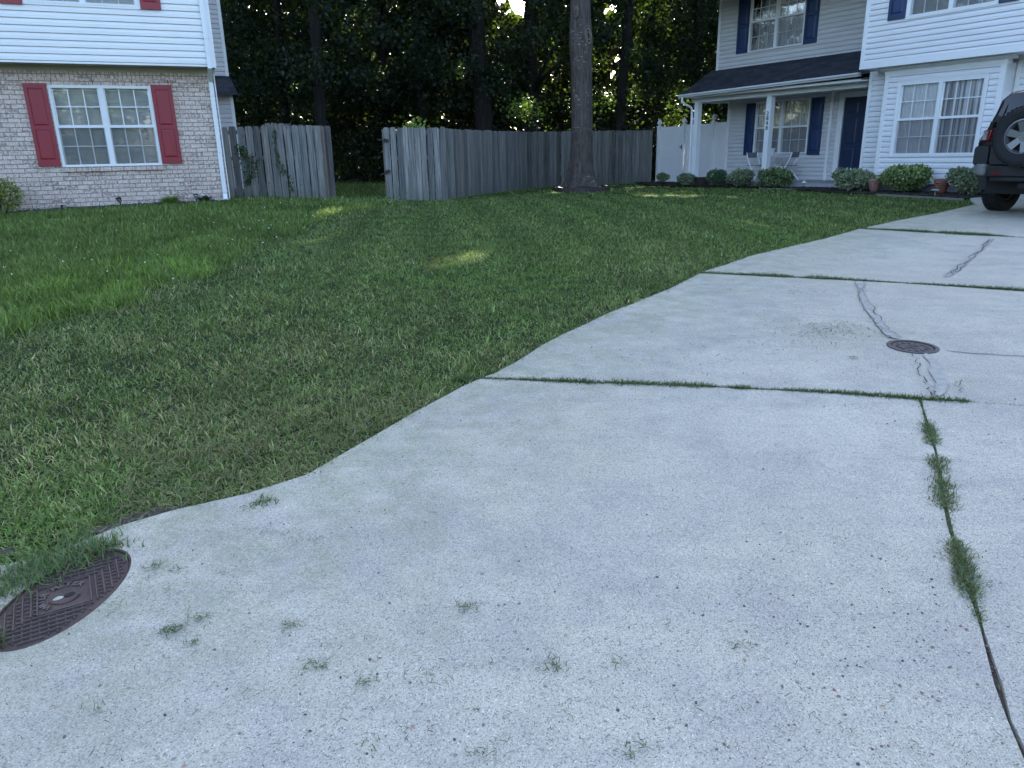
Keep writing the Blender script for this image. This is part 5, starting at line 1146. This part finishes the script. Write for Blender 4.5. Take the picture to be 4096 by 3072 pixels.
m_.build('trunk', M['bark'], tree, smooth=True)
# the two branch scars facing the drive
for (a, z, sx, sz, tl) in ((-.42, 4.02, .085, .17, -.25), (-2.32, 4.62, .05, .12, .05)):
    m_ = MB(); ca = -math.pi / 2 + (a + math.pi / 2 if False else 0) + (.45 if a > -1 else -.55); R0 = .335
    cx, cy = -.01 + R0 * math.cos(ca), R0 * math.sin(ca)
    T = Matrix.Translation((cx, cy, z)) @ Matrix.Rotation(ca + math.pi / 2, 4, 'Z') @ Matrix.Rotation(tl * .6, 4, 'Y')
    for k in (1.0, .55): m_.tube([tuple(T @ Vector((sx * k * math.cos(t), -.008 - .02 * (1 - k), sz * k * math.sin(t) * (1.12 if math.sin(t) < 0 else 1)))) for t in [i * math.pi / 12 for i in range(25)]], .026 * (.5 + .5 * k), 8, cap=False)
    m_.build('branch_scar', m_bark('scar_wood', (.06, .045, .035), (.14, .11, .09), (.22, .18, .15), 9, 3), tree, smooth=True)
def crown_pts(rg, n, cx, cy, z0, z1, r, power=.55, clumps=40, cr=.9):
    """clumped points inside an uneven crown"""
    c = np.stack([rg.normal(size=clumps), rg.normal(size=clumps), np.zeros(clumps)], 1); c = unit(c) * (rg.random((clumps, 1)) ** power) * r
    c[:, 2] = z0 + (z1 - z0) * rg.random(clumps); env = np.sqrt(np.clip(1 - ((c[:, 2] - (z0 + z1) / 2) / ((z1 - z0) / 2)) ** 2 * .75, .15, 1)); c[:, :2] *= env[:, None]
    i = rg.integers(0, clumps, n); P = c[i] + rg.normal(size=(n, 3)) * np.array([cr, cr, cr * .62]) * rg.uniform(.5, 1.2, clumps)[i][:, None]; P[:, 0] += cx; P[:, 1] += cy; return P
rg = np.random.default_rng(77); P = crown_pts(rg, 5200, TX, TY, 8.6, 17.5, 6.0, .5, 40, 1.1); P = P[carve(P, .5) & (P[:, 2] > 7.6)]
V, F, C = leaves(P - np.array([TX, TY, tz]), rg.uniform(.35, .6, len(P)), colmix(len(P), (.02, .05, .015), (.05, .09, .025)), .8, .8, None, rg); np_mesh('crown', V, F, M['leaf'], C, tree)
ring = empty('tree_ring', (TX, TY - .05, tz), 0, 'dark brown edging ring filled with mulch round the foot of the big tree', 'edging')
m_ = MB(); n = 40; rx = []
for i in range(n): t = 2 * math.pi * i / n; q = .80 + .05 * math.sin(3 * t + 1) + .02 * math.sin(7 * t); rx.append((q * math.cos(t) * 1.02, q * math.sin(t) * 1.15))
zr = [gzf(TX + a, TY + b) - tz for a, b in rx]
m_.add([(a, b, z - .06) for (a, b), z in zip(rx, zr)] + [(a, b, z + .10 + .015 * math.sin(5 * i)) for i, ((a, b), z) in enumerate(zip(rx, zr))] + [(a * .955, b * .955, z + .10 + .015 * math.sin(5 * i)) for i, ((a, b), z) in enumerate(zip(rx, zr))] + [(a * .955, b * .955, z - .06) for (a, b), z in zip(rx, zr)],
       [(i + k * n, (i + 1) % n + k * n, (i + 1) % n + (k + 1) * n, i + (k + 1) * n) for i in range(n) for k in range(3)]); m_.build('edging_band', M['edging'], ring)
m_ = MB(); m_.add([(a * .95, b * .95, z + .045) for (a, b), z in zip(rx, zr)] + [(a * .5, b * .5, z + .12) for (a, b), z in zip(rx, zr)] + [(0, 0, .12)], [(i, (i + 1) % n, (i + 1) % n + n, i + n) for i in range(n)] + [(i + n, (i + 1) % n + n, 2 * n) for i in range(n)]); m_.build('mulch_fill', M['mulch'], ring)

# ------------------------------------------------------------------ the wood behind
def gapfield(P):
    """clearings in the wood: 1 = keep everything, 0 = open sky"""
    x, y, z = P[:, 0], P[:, 1], P[:, 2]; D = np.hypot(x, y); a = np.degrees(np.arctan2(x, y)); e = np.degrees(np.arctan2(z - 1.45, D)); k = np.ones(len(P))
    for a0, e0, sa, se, st in ((-.2, 11.2, 1.0, 2.2, .68), (1.1, 9.6, .55, 1.2, .9), (-20.4, 10.4, 1.1, 1.7, 1.05), (2.3, 11.0, .9, .9, .9), (7.4, 9.3, .9, .7, .8), (8.2, 6.6, .5, .8, .8), (7.6, 5.2, .5, 1.0, .75), (-9.3, 6.9, .9, .6, .8), (4.2, 5.1, .3, 1.0, .8), (11.4, 5.6, .4, .4, .6), (-16.8, 11.2, .5, .5, .6), (2.2, 6.5, .3, .8, .6), (9.8, 11.3, .8, .5, .6)):
        k -= st * np.exp(-((a - a0) / sa) ** 2 - ((e - e0) / se) ** 2)
    n = vnoise(a, e, .9, 4) * .6 + vnoise(a, e, 2.3, 5) * .4
    return k + (n - .5) * .55
def forest_tree(x, y, r0, label, lean=0, seed=1, h=17, limbs=5, lowleaf=3.2, group='tall trees of the wood behind the fence', crownn=9000):
    rg = np.random.default_rng(seed); z0 = gzf(x, y) if abs(x) < 50 else .4; root = empty('forest_tree', (x, y, z0), 0, label, 'tree', group); m_ = MB()
    zs = np.linspace(-.2, h, 14); path = [(lean * z * .1 + .10 * math.sin(z * .5 + seed), .08 * math.sin(z * .4), z) for z in zs]; rad = [r0 * (1 - .55 * max(z, 0) / h) + (.12 * r0 * 2 * math.exp(-max(z, 0) / .4)) for z in zs]
    trunk_mesh(m_, path, rad, 12, .0, seed, amp=.05)
    for i in range(limbs):
        a = rg.uniform(0, 6.28); zz = rg.uniform(2.8, h * .8); L = rg.uniform(1.6, 3.6); bx_ = lean * zz * .1
        m_.tube([(bx_, 0, zz), (bx_ + L * .4 * math.cos(a), L * .4 * math.sin(a), zz + L * .25), (bx_ + L * .75 * math.cos(a), L * .75 * math.sin(a), zz + L * .42), (bx_ + L * math.cos(a), L * math.sin(a), zz + L * .4)], [r0 * .33, r0 * .22, r0 * .13, .02], 6)
    m_.build('trunk', M['dbark'], root, smooth=True)
    P = crown_pts(rg, crownn, x, y, lowleaf, 9.5, 3.4, .5, 46, .42); P = P[(P[:, 2] > 1.2) & carve(P)]; P = P[gapfield(P) > rg.random(len(P)) * .25 + .40]
    C = colmix(len(P), (.009, .018, .013), (.024, .040, .020), .25, rg); V, F, C = leaves(P - np.array([x, y, z0]), rg.uniform(.10, .17, len(P)), C, .7, .75, None, rg)  # low leaves coloured near black to carry the wood's deep shade
    P2 = crown_pts(rg, 1500, x, y, 9.5, h + 4, 4.6, .5, 26, 1.1); P2 = P2[carve(P2, .7) & (P2[:, 2] > 8.9)]; P2 = P2[gapfield(P2) > .45]; V2, F2, C2 = leaves(P2 - np.array([x, y, z0]), rg.uniform(.5, .85, len(P2)), colmix(len(P2), (.018, .045, .014), (.045, .08, .02)), .8, .8, None, rg)
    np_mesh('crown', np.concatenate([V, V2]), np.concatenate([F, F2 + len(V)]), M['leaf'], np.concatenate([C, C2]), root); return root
FT = [(-10.1, 27.5, .36, 'thick dark tree trunk just right of the brick house, close behind the fence', .02, 41), (-8.3, 29.5, .17, 'slender tree right of the thick dark trunk beside the brick house', -.05, 42),
      (-6.35, 26.5, .20, 'straight dark tree seen through the open gateway', .03, 43), (-3.4, 30.5, .16, 'thin tree rising behind the right end of the pale fence section', .05, 44),
      (-.95, 30.0, .38, 'thickest dark trunk left of the bright sky gap, reaching out of the picture', -.06, 45), (1.05, 31.5, .30, 'dark forked tree between the sky gap and the big lawn tree', .10, 46),
      (-5.0, 33.0, .22, 'tree deep in the wood above the gateway', .02, 47), (4.6, 31.0, .22, 'slim leaning tree just right of the big lawn tree', .12, 48), (8.0, 33.5, .26, 'dark tree behind the white vinyl fence', -.04, 49), (11.8, 36, .30, 'tree rising behind the left corner of the white house', 0, 50),
      (-13.6, 33, .3, 'tree hidden mostly behind the brick house corner', 0, 51)]
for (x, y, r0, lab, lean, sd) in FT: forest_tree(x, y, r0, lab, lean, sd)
# everything else of the wood reads as one mass of leaves
rg = np.random.default_rng(99)
def band(n, x0, x1, y0, y1, z0, z1, size, gap=True, clump=.8, nc=600, dens=None, asp=.75):
    c = np.stack([rg.uniform(x0, x1, nc), rg.uniform(y0, y1, nc), rg.uniform(z0, z1, nc)], 1); i = rg.integers(0, nc, n); P = c[i] + rg.normal(size=(n, 3)) * np.array([clump, clump, clump * .55]) * rg.uniform(.45, 1.25, nc)[i][:, None]
    P = P[(P[:, 2] > .45) & (P[:, 1] > y0 - 1.5)]; P = P[carve(P, size)]
    if gap: P = P[gapfield(P) > rg.random(len(P)) * .3 + .38]
    C = colmix(len(P), (.008, .016, .012), (.022, .036, .018), .28, rg); return leaves(P, rg.uniform(.7, 1.35, len(P)) * size, C, .7, asp, None, rg)  # deep shade of the wood is put into these leaf tones
parts = [band(14000, -12, 34, 34, 52, 12, 27, .95, False, 1.9, 500), band(30000, -26, 34, 54, 62, .4, 13, .75, True, 1.5, 500), band(9000, -34, 44, 63, 70, .4, 11, 1.3, True, 2.0, 300), band(90000, -17, 19, 30.5, 37, .4, 9.2, .135, True, .62, 620), band(60000, -20, 24, 37, 44, .4, 11, .17, True, .8, 520), band(34000, -24, 30, 44, 54, .4, 14, .28, True, 1.1, 380),  # first band is unseen canopy, added to stop stray sun on the drive
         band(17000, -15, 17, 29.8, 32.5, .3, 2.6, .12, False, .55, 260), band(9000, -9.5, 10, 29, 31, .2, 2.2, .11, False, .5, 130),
         band(27000, -44, 56, 33, 54, 10, 25, .75, True, 1.9, 700), band(5000, -44, 56, 50, 62, 8, 30, 1.1, True, 2.4, 220), band(2500, 19, 60, 34, 50, 1, 10, .7, False, 1.6, 120), band(2500, -60, -17, 34, 50, 1, 10, .7, False, 1.6, 120)]  # high band above the view thickened to block sun leaks
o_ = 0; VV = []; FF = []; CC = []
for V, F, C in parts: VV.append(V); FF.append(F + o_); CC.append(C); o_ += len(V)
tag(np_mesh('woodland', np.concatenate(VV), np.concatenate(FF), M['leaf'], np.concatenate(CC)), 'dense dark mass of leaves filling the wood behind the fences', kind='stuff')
rg = np.random.default_rng(123)
c = np.stack([rg.uniform(-60, 60, 130), rg.uniform(-46, -34, 130), rg.uniform(1.0, 10, 130)], 1); c = np.concatenate([c, np.stack([rg.uniform(-75, -60, 130), rg.uniform(-46, 50, 130), rg.uniform(1.0, 12, 130)], 1)]); i = rg.integers(0, 260, 52000); P = c[i] + rg.normal(size=(52000, 3)) * np.array([1.6, 1.6, 1.2]); P = P[P[:, 2] > -.1]  # second row, off to the left, added to darken the porch window's reflection
V, F, C = leaves(P, rg.uniform(.45, .95, len(P)), colmix(len(P), (.02, .035, .014), (.07, .10, .035), .3, rg), .6, .8, None, rg)
tag(np_mesh('far_trees', V, F, M['leaf'], C), 'sunlit trees across the street and an added row to the left, mirrored in the house windows', kind='stuff')
# smaller trunks deep in the wood
for i, (x, y, r0) in enumerate(((-11.5, 36, .14), (-2.2, 35, .12), (-1.9, 38, .14), (2.6, 36.5, .13), (6.3, 35.5, .12), (9.6, 38, .16), (-7.3, 36.5, .13), (13.5, 33.5, .18))):
    root = empty('young_tree', (x, y, .4), 0, 'thin bare trunk standing deep in the dark wood behind the fence', 'tree', 'thin trunks deep in the wood'); m_ = MB(); zs = np.linspace(-.3, 13, 10); trunk_mesh(m_, [(.15 * math.sin(z * .4 + i), .1 * math.cos(z * .5 + i), z) for z in zs], [r0 * (1 - .04 * z) for z in zs], 8, 0, i, amp=.05); m_.build('trunk', M['dbark'], root, smooth=True)
# low bright sapling peeping over the pale fence section
def sapling(x, y, zc, r, n, label, seed):
    rg = np.random.default_rng(seed); z0 = gzf(x, y); root = empty('sapling', (x, y, z0), 0, label, 'sapling'); m_ = MB(); m_.tube([(0, 0, -.05), (.03, .02, (zc - z0) * .6), (-.02, 0, zc - z0 + .1)], [.02, .014, .005], 6)
    for i in range(5): a = i * 1.3; m_.tube([(0, 0, (zc - z0) * .55), (r * .7 * math.cos(a), r * .7 * math.sin(a), zc - z0 + .1 * math.sin(i))], [.009, .003], 5)
    m_.build('stem', M['dbark'], root); P = rg.normal(size=(n, 3)) * np.array([r * .55, r * .4, r * .38]) + np.array([0, 0, zc - z0]); V, F, C = leaves(P, rg.uniform(.07, .12, n), colmix(n, (.10, .17, .03), (.22, .30, .05), .15, rg), 1.0, .8, None, rg); np_mesh('crown', V, F, M['leaf'], C, root)
sapling(-2.15, 18.25, 2.03, .36, 170, 'small sunlit yellow-green sapling peeping over the pale fence section', 61)
sapling(.62, 26.9, 2.9, .62, 420, 'bright yellow-green young tree catching sun left of the big trunk', 62)

# ------------------------------------------------------------------ grass
LAWN_X = DRIVE
HOUSES = [[LW(-9.6, -.02), LW(.02, -.02), LW(.02, 9), LW(-9.6, 9)], [RW(-7.2, .85), RW(8, .3), RW(8, 9), RW(-7.2, 9)]]
MOW = [(-4.6, -2), (-3.75, 3.5), (-3.664, 5.124), (-3.459, 7.026), (-3.265, 9.353), (-2.97, 11.796), (-2.70, 14.5), (-2.55, 17.5)]
mx_, my_ = np.array([p[0] for p in MOW]), np.array([p[1] for p in MOW])
rg = np.random.default_rng(5)
def sample(n, d0, d1, a0=-43, a1=37, pw=1.55):
    u = rg.random(n); k = 1 - pw; D = (d0 ** k + u * (d1 ** k - d0 ** k)) ** (1 / k); a = np.radians(rg.uniform(a0, a1, n)); return D * np.sin(a), D * np.cos(a), D
def allowed(x, y, margin=0):
    ok = ~inpoly(x, y, DRIVE)
    for h in HOUSES + [BEDL, BEDR]: ok &= ~inpoly(x, y, h)
    ok &= ~inpoly(x, y, [(p[0] * .95 + TX, p[1] * .95 + TY - .05) for p in rx]); return ok
VV, FF, CC, o_ = [], [], [], 0
for (n, d0, d1, s2) in ((440000, 1.9, 11, True), (600000, 5.5, 31, False)):
    x, y, D = sample(n, d0, d1); k = allowed(x, y); fd = np.clip((D - 5.5) / 5.5, 0, 1); k &= rg.random(len(D)) < ((1 - fd) if s2 else np.clip(fd * 1.3 + .05, 0, 1)); x, y, D = x[k], y[k], D[k]; N = len(x)
    side = x - np.interp(y, my_, mx_) + (vnoise(x, y, 1.4, 11) - .5) * .5 + (vnoise(x, y, 5, 12) - .5) * .25; tall = side + rg.normal(size=N) * .10 < 0
    edge = dist_poly(x, y, LEFTE + EDGE)
    patchn = vnoise(x, y, .55, 21) * .55 + vnoise(x, y, 2.1, 22) * .45; pn2 = vnoise(x, y, 4.5, 23)
    stripe = .5 + .5 * np.sin((x * math.cos(.12) + y * math.sin(.12)) * 2 * math.pi / 1.05 + 2.0 * vnoise(x, y, .3, 9))
    # mown turf
    base = colmix(N, (.080, .130, .036), (.200, .270, .082), .32, rg)
    straw = rg.random(N) < np.clip(1.15 - D / 14, .25, 1) * (.10 + .34 * np.clip((patchn - .50) * 3.2, 0, 1) + .22 * np.exp(-np.abs(side) / .5) * (side > 0) + .22 * np.exp(-edge / .10)); base[straw] = colmix(straw.sum(), (.22, .21, .085), (.42, .38, .19), .2, rg)
    lush = rg.random(N) < .45 * np.clip((.46 - patchn) * 6, 0, 1); base[lush] = colmix(lush.sum(), (.10, .19, .04), (.19, .31, .08), .15, rg)
    base *= 1 - .20 * np.clip(stripe * 2 - .7, 0, 1)[:, None] * np.clip((D - 5) / 5, 0, 1)[:, None]
    # taller unmown turf on the neighbour's side
    tc_ = colmix(N, (.070, .125, .034), (.150, .225, .062), .28, rg); pale = rg.random(N) < .10; tc_[pale] = colmix(pale.sum(), (.16, .26, .09), (.22, .30, .12), .1, rg)
    yel = rg.random(N) < .34 * np.exp(-((x + 3.7) / 1.0) ** 2 - ((y - 7.2) / 2.0) ** 2) * (.3 + 1.4 * pn2); tc_[yel] = colmix(yel.sum(), (.14, .27, .04), (.20, .33, .06), .1, rg)
    tc_ *= np.array([1.32, 1.18, 1.2]) * (.72 + .56 * vnoise(x, y, 2.2, 51))[:, None] * (.8 + .4 * vnoise(x, y, 8, 52))[:, None]; fz = np.clip(1.3 - D / 12, .35, 1); base *= 1.24 * (1 + fz * (.40 * vnoise(x, y, 3.1, 53) + .44 * vnoise(x, y, 10, 54) - .42))[:, None]; dull = (np.exp(-np.clip(side, 0, 9) / .8) * .22)[:, None]; base = base * (1 - dull) + base.mean(1, keepdims=True) * dull * np.array([1.15, 1.05, .75])
    col = np.where(tall[:, None], tc_, base)
    h = np.where(tall, rg.uniform(.05, .13, N) * (.7 + .6 * pn2), rg.uniform(.024, .066, N) * (.65 + .5 * patchn + .35 * vnoise(x, y, 7, 42))); h = np.where(~tall & (rg.random(N) < .02), h * 1.5, h) * np.where(tall, 1, .74)
    sc_ = np.clip(D / 6, .8, 4.2) ** .75; w_ = rg.uniform(.0028, .0058, N) * sc_ * (1.15 if s2 else 1.35); w_ = np.where(tall, w_ * 1.45, w_); co_ = rg.random(N) < .05; w_ = np.where(co_, w_ * 1.8, w_); h = np.where(co_, h * 1.25, h)
    z = gz(x, y) - .032
    P = np.stack([x, y, z], 1); lean = np.where(tall, .6 + .9 * (pn2 > .6), np.where(rg.random(N) < .6, 2.2, .9))[:, None]; k = rg.random(N) < np.where(tall, 1, .22 + 1.15 * vnoise(x, y, 11, 41)); P, h, w_, col, lean = P[k], h[k], w_[k], col[k], lean[k]
    V, F, C = blades(P, h + (.0 if s2 else .012), w_ * 1.45, col, lean, rg, .9, s2)
    VV.append(V); FF.append(F + o_); CC.append(C); o_ += len(V)
tag(np_mesh('lawn_grass', np.concatenate(VV), np.concatenate(FF), M['grass'], np.concatenate(CC)), 'green lawn grass, mown short except for a taller strip by the brick house', kind='stuff')
# loose dry clippings lying on the mown part
x, y, D = sample(52000, 2.0, 11, pw=1.7); k = allowed(x, y) & (x - np.interp(y, my_, mx_) > -.1); x, y = x[k], y[k]; k = rg.random(len(x)) < .25 + .9 * (vnoise(x, y, .8, 31) > .55); x, y = x[k], y[k]; N = len(x)
def strands(x, y, z, ln, wd, cols, rg):
    n = len(x); a = rg.uniform(0, 6.28, n); P = np.stack([x, y, z], 1); d = np.stack([np.cos(a), np.sin(a), rg.normal(size=n) * .18], 1) * ln[:, None]; s = np.stack([-np.sin(a), np.cos(a), np.zeros(n)], 1) * wd[:, None]; b = np.stack([-np.sin(a), np.cos(a), np.zeros(n)], 1) * (rg.normal(size=n) * .10 * ln)[:, None]
    b[:, 2] += ln * .08
    V = np.stack([P - s, P + s, P + d * .5 + b + s, P + d * .5 + b - s, P + d], 1).reshape(-1, 3); i = np.arange(n)[:, None] * 5; return V, np.concatenate([i + [0, 1, 2], i + [0, 2, 3], i + [3, 2, 4]]), np.repeat(cols, 5, 0)
V, F, C = strands(x, y, gz(x, y) + rg.uniform(-.012, .012, N), rg.uniform(.03, .08, N), rg.uniform(.0010, .0019, N), colmix(N, (.12, .13, .06), (.27, .26, .14), .2, rg), rg)
tag(np_mesh('dry_clippings', V, F, M['grass'], C), 'dry mown grass clippings lying loose on the short lawn', kind='stuff')
# clover flowers in the unmown strip
m_ = MB(); r = random.Random(8)
for i in range(70):
    y = r.uniform(7, 17); x = float(np.interp(y, my_, mx_)) - abs(r.gauss(0, 1.5)) + .3
    if not allowed(np.array([x]), np.array([y]))[0]: continue
    s_ = r.uniform(.006, .009); T = Matrix.Translation((x, y, gzf(x, y) + r.uniform(.03, .08))); m_.lathe([(0, -s_), (s_, -s_ * .3), (s_ * .9, s_ * .6), (0, s_)], 6, T)
tag(m_.build('clover_flowers', M['flower']), 'tiny white clover flowers dotted in the unmown grass', kind='stuff')

# grass growing in the driveway joints and over the meter lid
VV, FF, CC, o_ = [], [], [], 0
def tufts(pl, dens, wid, h, gaps=(), c1=(.05, .09, .035), c2=(.13, .20, .08), prof=None, dz=-.012, wd=.0042, straw=.15):
    global o_
    L = [0]
    for a, b in zip(pl[:-1], pl[1:]): L.append(L[-1] + math.hypot(b[0] - a[0], b[1] - a[1]))
    n = int(dens * L[-1]); s = rg.uniform(0, L[-1], n); f = s / L[-1]; px = np.interp(s, L, [p[0] for p in pl]); py = np.interp(s, L, [p[1] for p in pl])
    dn = np.interp(f, [p[0] for p in prof], [p[1] for p in prof]) * (.55 + .95 * vnoise(s, s * 0, 5.5, 3)) if prof else np.ones(n)
    k = rg.random(n) < dn * 1.0; px, py, dn, s = px[k], py[k], dn[k], s[k]; n = len(px); j = rg.normal(size=(2, n)) * wid * np.clip(dn, .3, 1.3) * (.6 + .8 * vnoise(s, s * 0, 3.1, 6)); px = px + j[0]; py = py + j[1]
    C = colmix(n, c1, c2, .2, rg); st = rg.random(n) < straw; C[st] = colmix(st.sum(), (.16, .15, .08), (.27, .25, .14), .15, rg)
    V, F, C = blades(np.stack([px, py, gz(px, py) + dz], 1), rg.uniform(.4, 1.15, n) * h * np.clip(dn, .5, 1.1), rg.uniform(.7, 1.3, n) * wd, C, 1.1, rg, .9, True)
    VV.append(V); FF.append(F + o_); CC.append(C); o_ += len(V)
tufts([(-.35, 4.28)] + J1[:6], 3000, .014, .040, prof=[(0, 1), (.12, .9), (.30, 1.1), (.36, 1), (.38, .6), (.47, 1.1), (.50, .6), (.54, 1.3), (.60, 1.1), (.66, 1.1), (.70, 1.1), (.86, 1), (.91, .9), (.93, .1), (1, .25)])
tufts(VJ[:8], 3400, .0135, .042, c1=(.07, .11, .05), c2=(.20, .27, .12), straw=.35, prof=[(0, .6), (.02, .7), (.14, .7), (.15, 1.3), (.235, 1.3), (.25, .03), (.30, .03), (.31, 1.3), (.365, 1.2), (.38, .3), (.40, 1.2), (.49, 1.1), (.505, .4), (.60, .5), (.61, 1.6), (.73, 1.9), (.745, .9), (.80, .8), (.81, .01), (1, .01)])
tufts([(1.575, 2.30), (1.50, 2.10)], 2200, .026, .060, c1=(.07, .11, .05), c2=(.20, .27, .12), straw=.35, prof=[(0, 1), (1, 1)])
tufts(J2[:4], 2600, .018, .05, prof=[(0, 1), (.3, .9), (.5, .6), (.7, .9), (1, .8)]); tufts([J2[3], (6.6, 5.4)], 1800, .018, .05, prof=[(0, .5), (1, .4)]); tufts(J3[:3], 5200, .035, .055, prof=[(0, 1), (1, .8)])
tufts(EDGE[5:], 240, .020, .05, straw=.3, dz=-.02)
tufts([(-1.08, 2.72), (-1.0, 2.77)], 900, .018, .03, straw=.3, dz=.0)
# turf creeping over the lid: long tangled blades leaning to the right
tufts([(-1.88, 1.90), (-1.80, 2.06), (-1.70, 2.22), (-1.60, 2.34), (-1.50, 2.42)], 2600, .052, .060, c1=(.085, .145, .06), c2=(.19, .29, .11), dz=-.004, straw=.25)
tufts([(-1.78, 2.20), (-1.66, 2.36), (-1.56, 2.45)], 1500, .045, .055, c1=(.085, .145, .06), c2=(.19, .29, .11), dz=-.004, straw=.12)
tufts([(-1.60, 1.84), (-1.57, 1.89)], 1600, .012, .075, c1=(.10, .17, .06), c2=(.2, .28, .11), dz=-.004)
tufts([(-1.56, 2.43), (-1.46, 2.43)], 900, .012, .035, dz=-.002)
tag(np_mesh('joint_grass', np.concatenate(VV), np.concatenate(FF), M['grass'], np.concatenate(CC)), 'grass tufts sprouting from the driveway joints and creeping over the meter lid', kind='stuff')
# clippings blown onto the concrete
px, py = [], []
for (cx, cy, s_, n) in ((-1.06, 1.93, .028, 260), (-1.0, 1.99, .02, 90), (-.98, 1.88, .02, 60), (-.70, 1.95, .022, 120), (-1.27, 2.28, .022, 110), (-1.19, 2.26, .018, 60), (-.16, 2.02, .025, 150), (-.58, 1.77, .018, 90), (.10, 1.75, .022, 110), (-.42, 1.70, .025, 90), (-.25, 1.72, .05, 60), (.28, 1.76, .012, 40), (-.08, 1.44, .02, 60), (.28, 1.45, .03, 80), (-.30, 1.50, .05, 40), (-.95, 2.52, .04, 60), (-.78, 2.45, .03, 50), (-1.12, 1.60, .03, 40), (.66, 1.83, .02, 50), (2.2, 4.55, .02, 50), (2.95, 7.0, .25, 120), (2.62, 6.5, .3, 260), (2.35, 5.2, .22, 700), (1.9, 5.0, .3, 260), (1.2, 4.75, .3, 160), (.35, 3.1, .05, 14), (4.3, 8.6, .5, 220), (3.4, 7.9, .35, 220), (6, 10.4, .6, 200), (-1.02, 2.24, .02, 40), (-1.3, 2.05, .03, 60), (-1.15, 2.12, .06, 60)):
    n = int(n * .36); s_ *= .85; a = rg.normal(size=(2, n)) * s_; px.append(cx + a[0]); py.append(cy + a[1] * .7)
n = 480; ux, uy, D = sample(n * 3, 1.45, 11, -42, 42, 1.6); px.append(ux); py.append(uy)
px = np.concatenate(px); py = np.concatenate(py); k = inpoly(px, py, DRIVE); px, py = px[k], py[k]; N = len(px)
big = np.hypot(px, py) > 4
V, F, C = strands(px, py, gz(px, py) + .004 + rg.random(N) * .008, rg.uniform(.008, .030, N) * np.where(big, 1.5, 1), rg.uniform(.0006, .0014, N) * np.where(big, 2.2, 1), colmix(N, (.045, .075, .03), (.13, .17, .08), .25, rg), rg)
V[:, 2] = np.maximum(V[:, 2], gz(V[:, 0], V[:, 1]) + .003)
tag(np_mesh('grass_clippings', V, F, M['grass'], C), 'scattered green grass clippings lying on the pale concrete driveway', kind='stuff')
# loose grit and pebbles
m_ = MB(); r = random.Random(12)
for i in range(420):
    D = 1.5 + 6 * r.random() ** 1.8; a = R(r.uniform(-40, 42)); x, y = D * math.sin(a), D * math.cos(a)
    if i < 130: x, y = 1.05 + r.gauss(0, .28), 1.85 + r.gauss(0, .25)
    if not inpoly(np.array([x]), np.array([y]), DRIVE)[0]: continue
    s_ = r.uniform(.002, .006); T = Matrix.Translation((x, y, gzf(x, y) + s_ * .2)) @ Euler((r.uniform(-.4, .4), r.uniform(-.4, .4), r.uniform(0, 6))).to_matrix().to_4x4(); m_.lathe([(0, -s_ * .4), (s_, 0), (s_ * .6, s_ * .5), (0, s_ * .55)], 6, T @ Matrix.Diagonal((1, r.uniform(.5, 1), 1, 1)))
tag(m_.build('loose_grit', mat('grit', (.10, .08, .075), .9, col2=(.26, .17, .13), vscale=3, c2thr=.5, c2soft=.05)), 'small dark and reddish pebbles scattered on the concrete', kind='stuff')
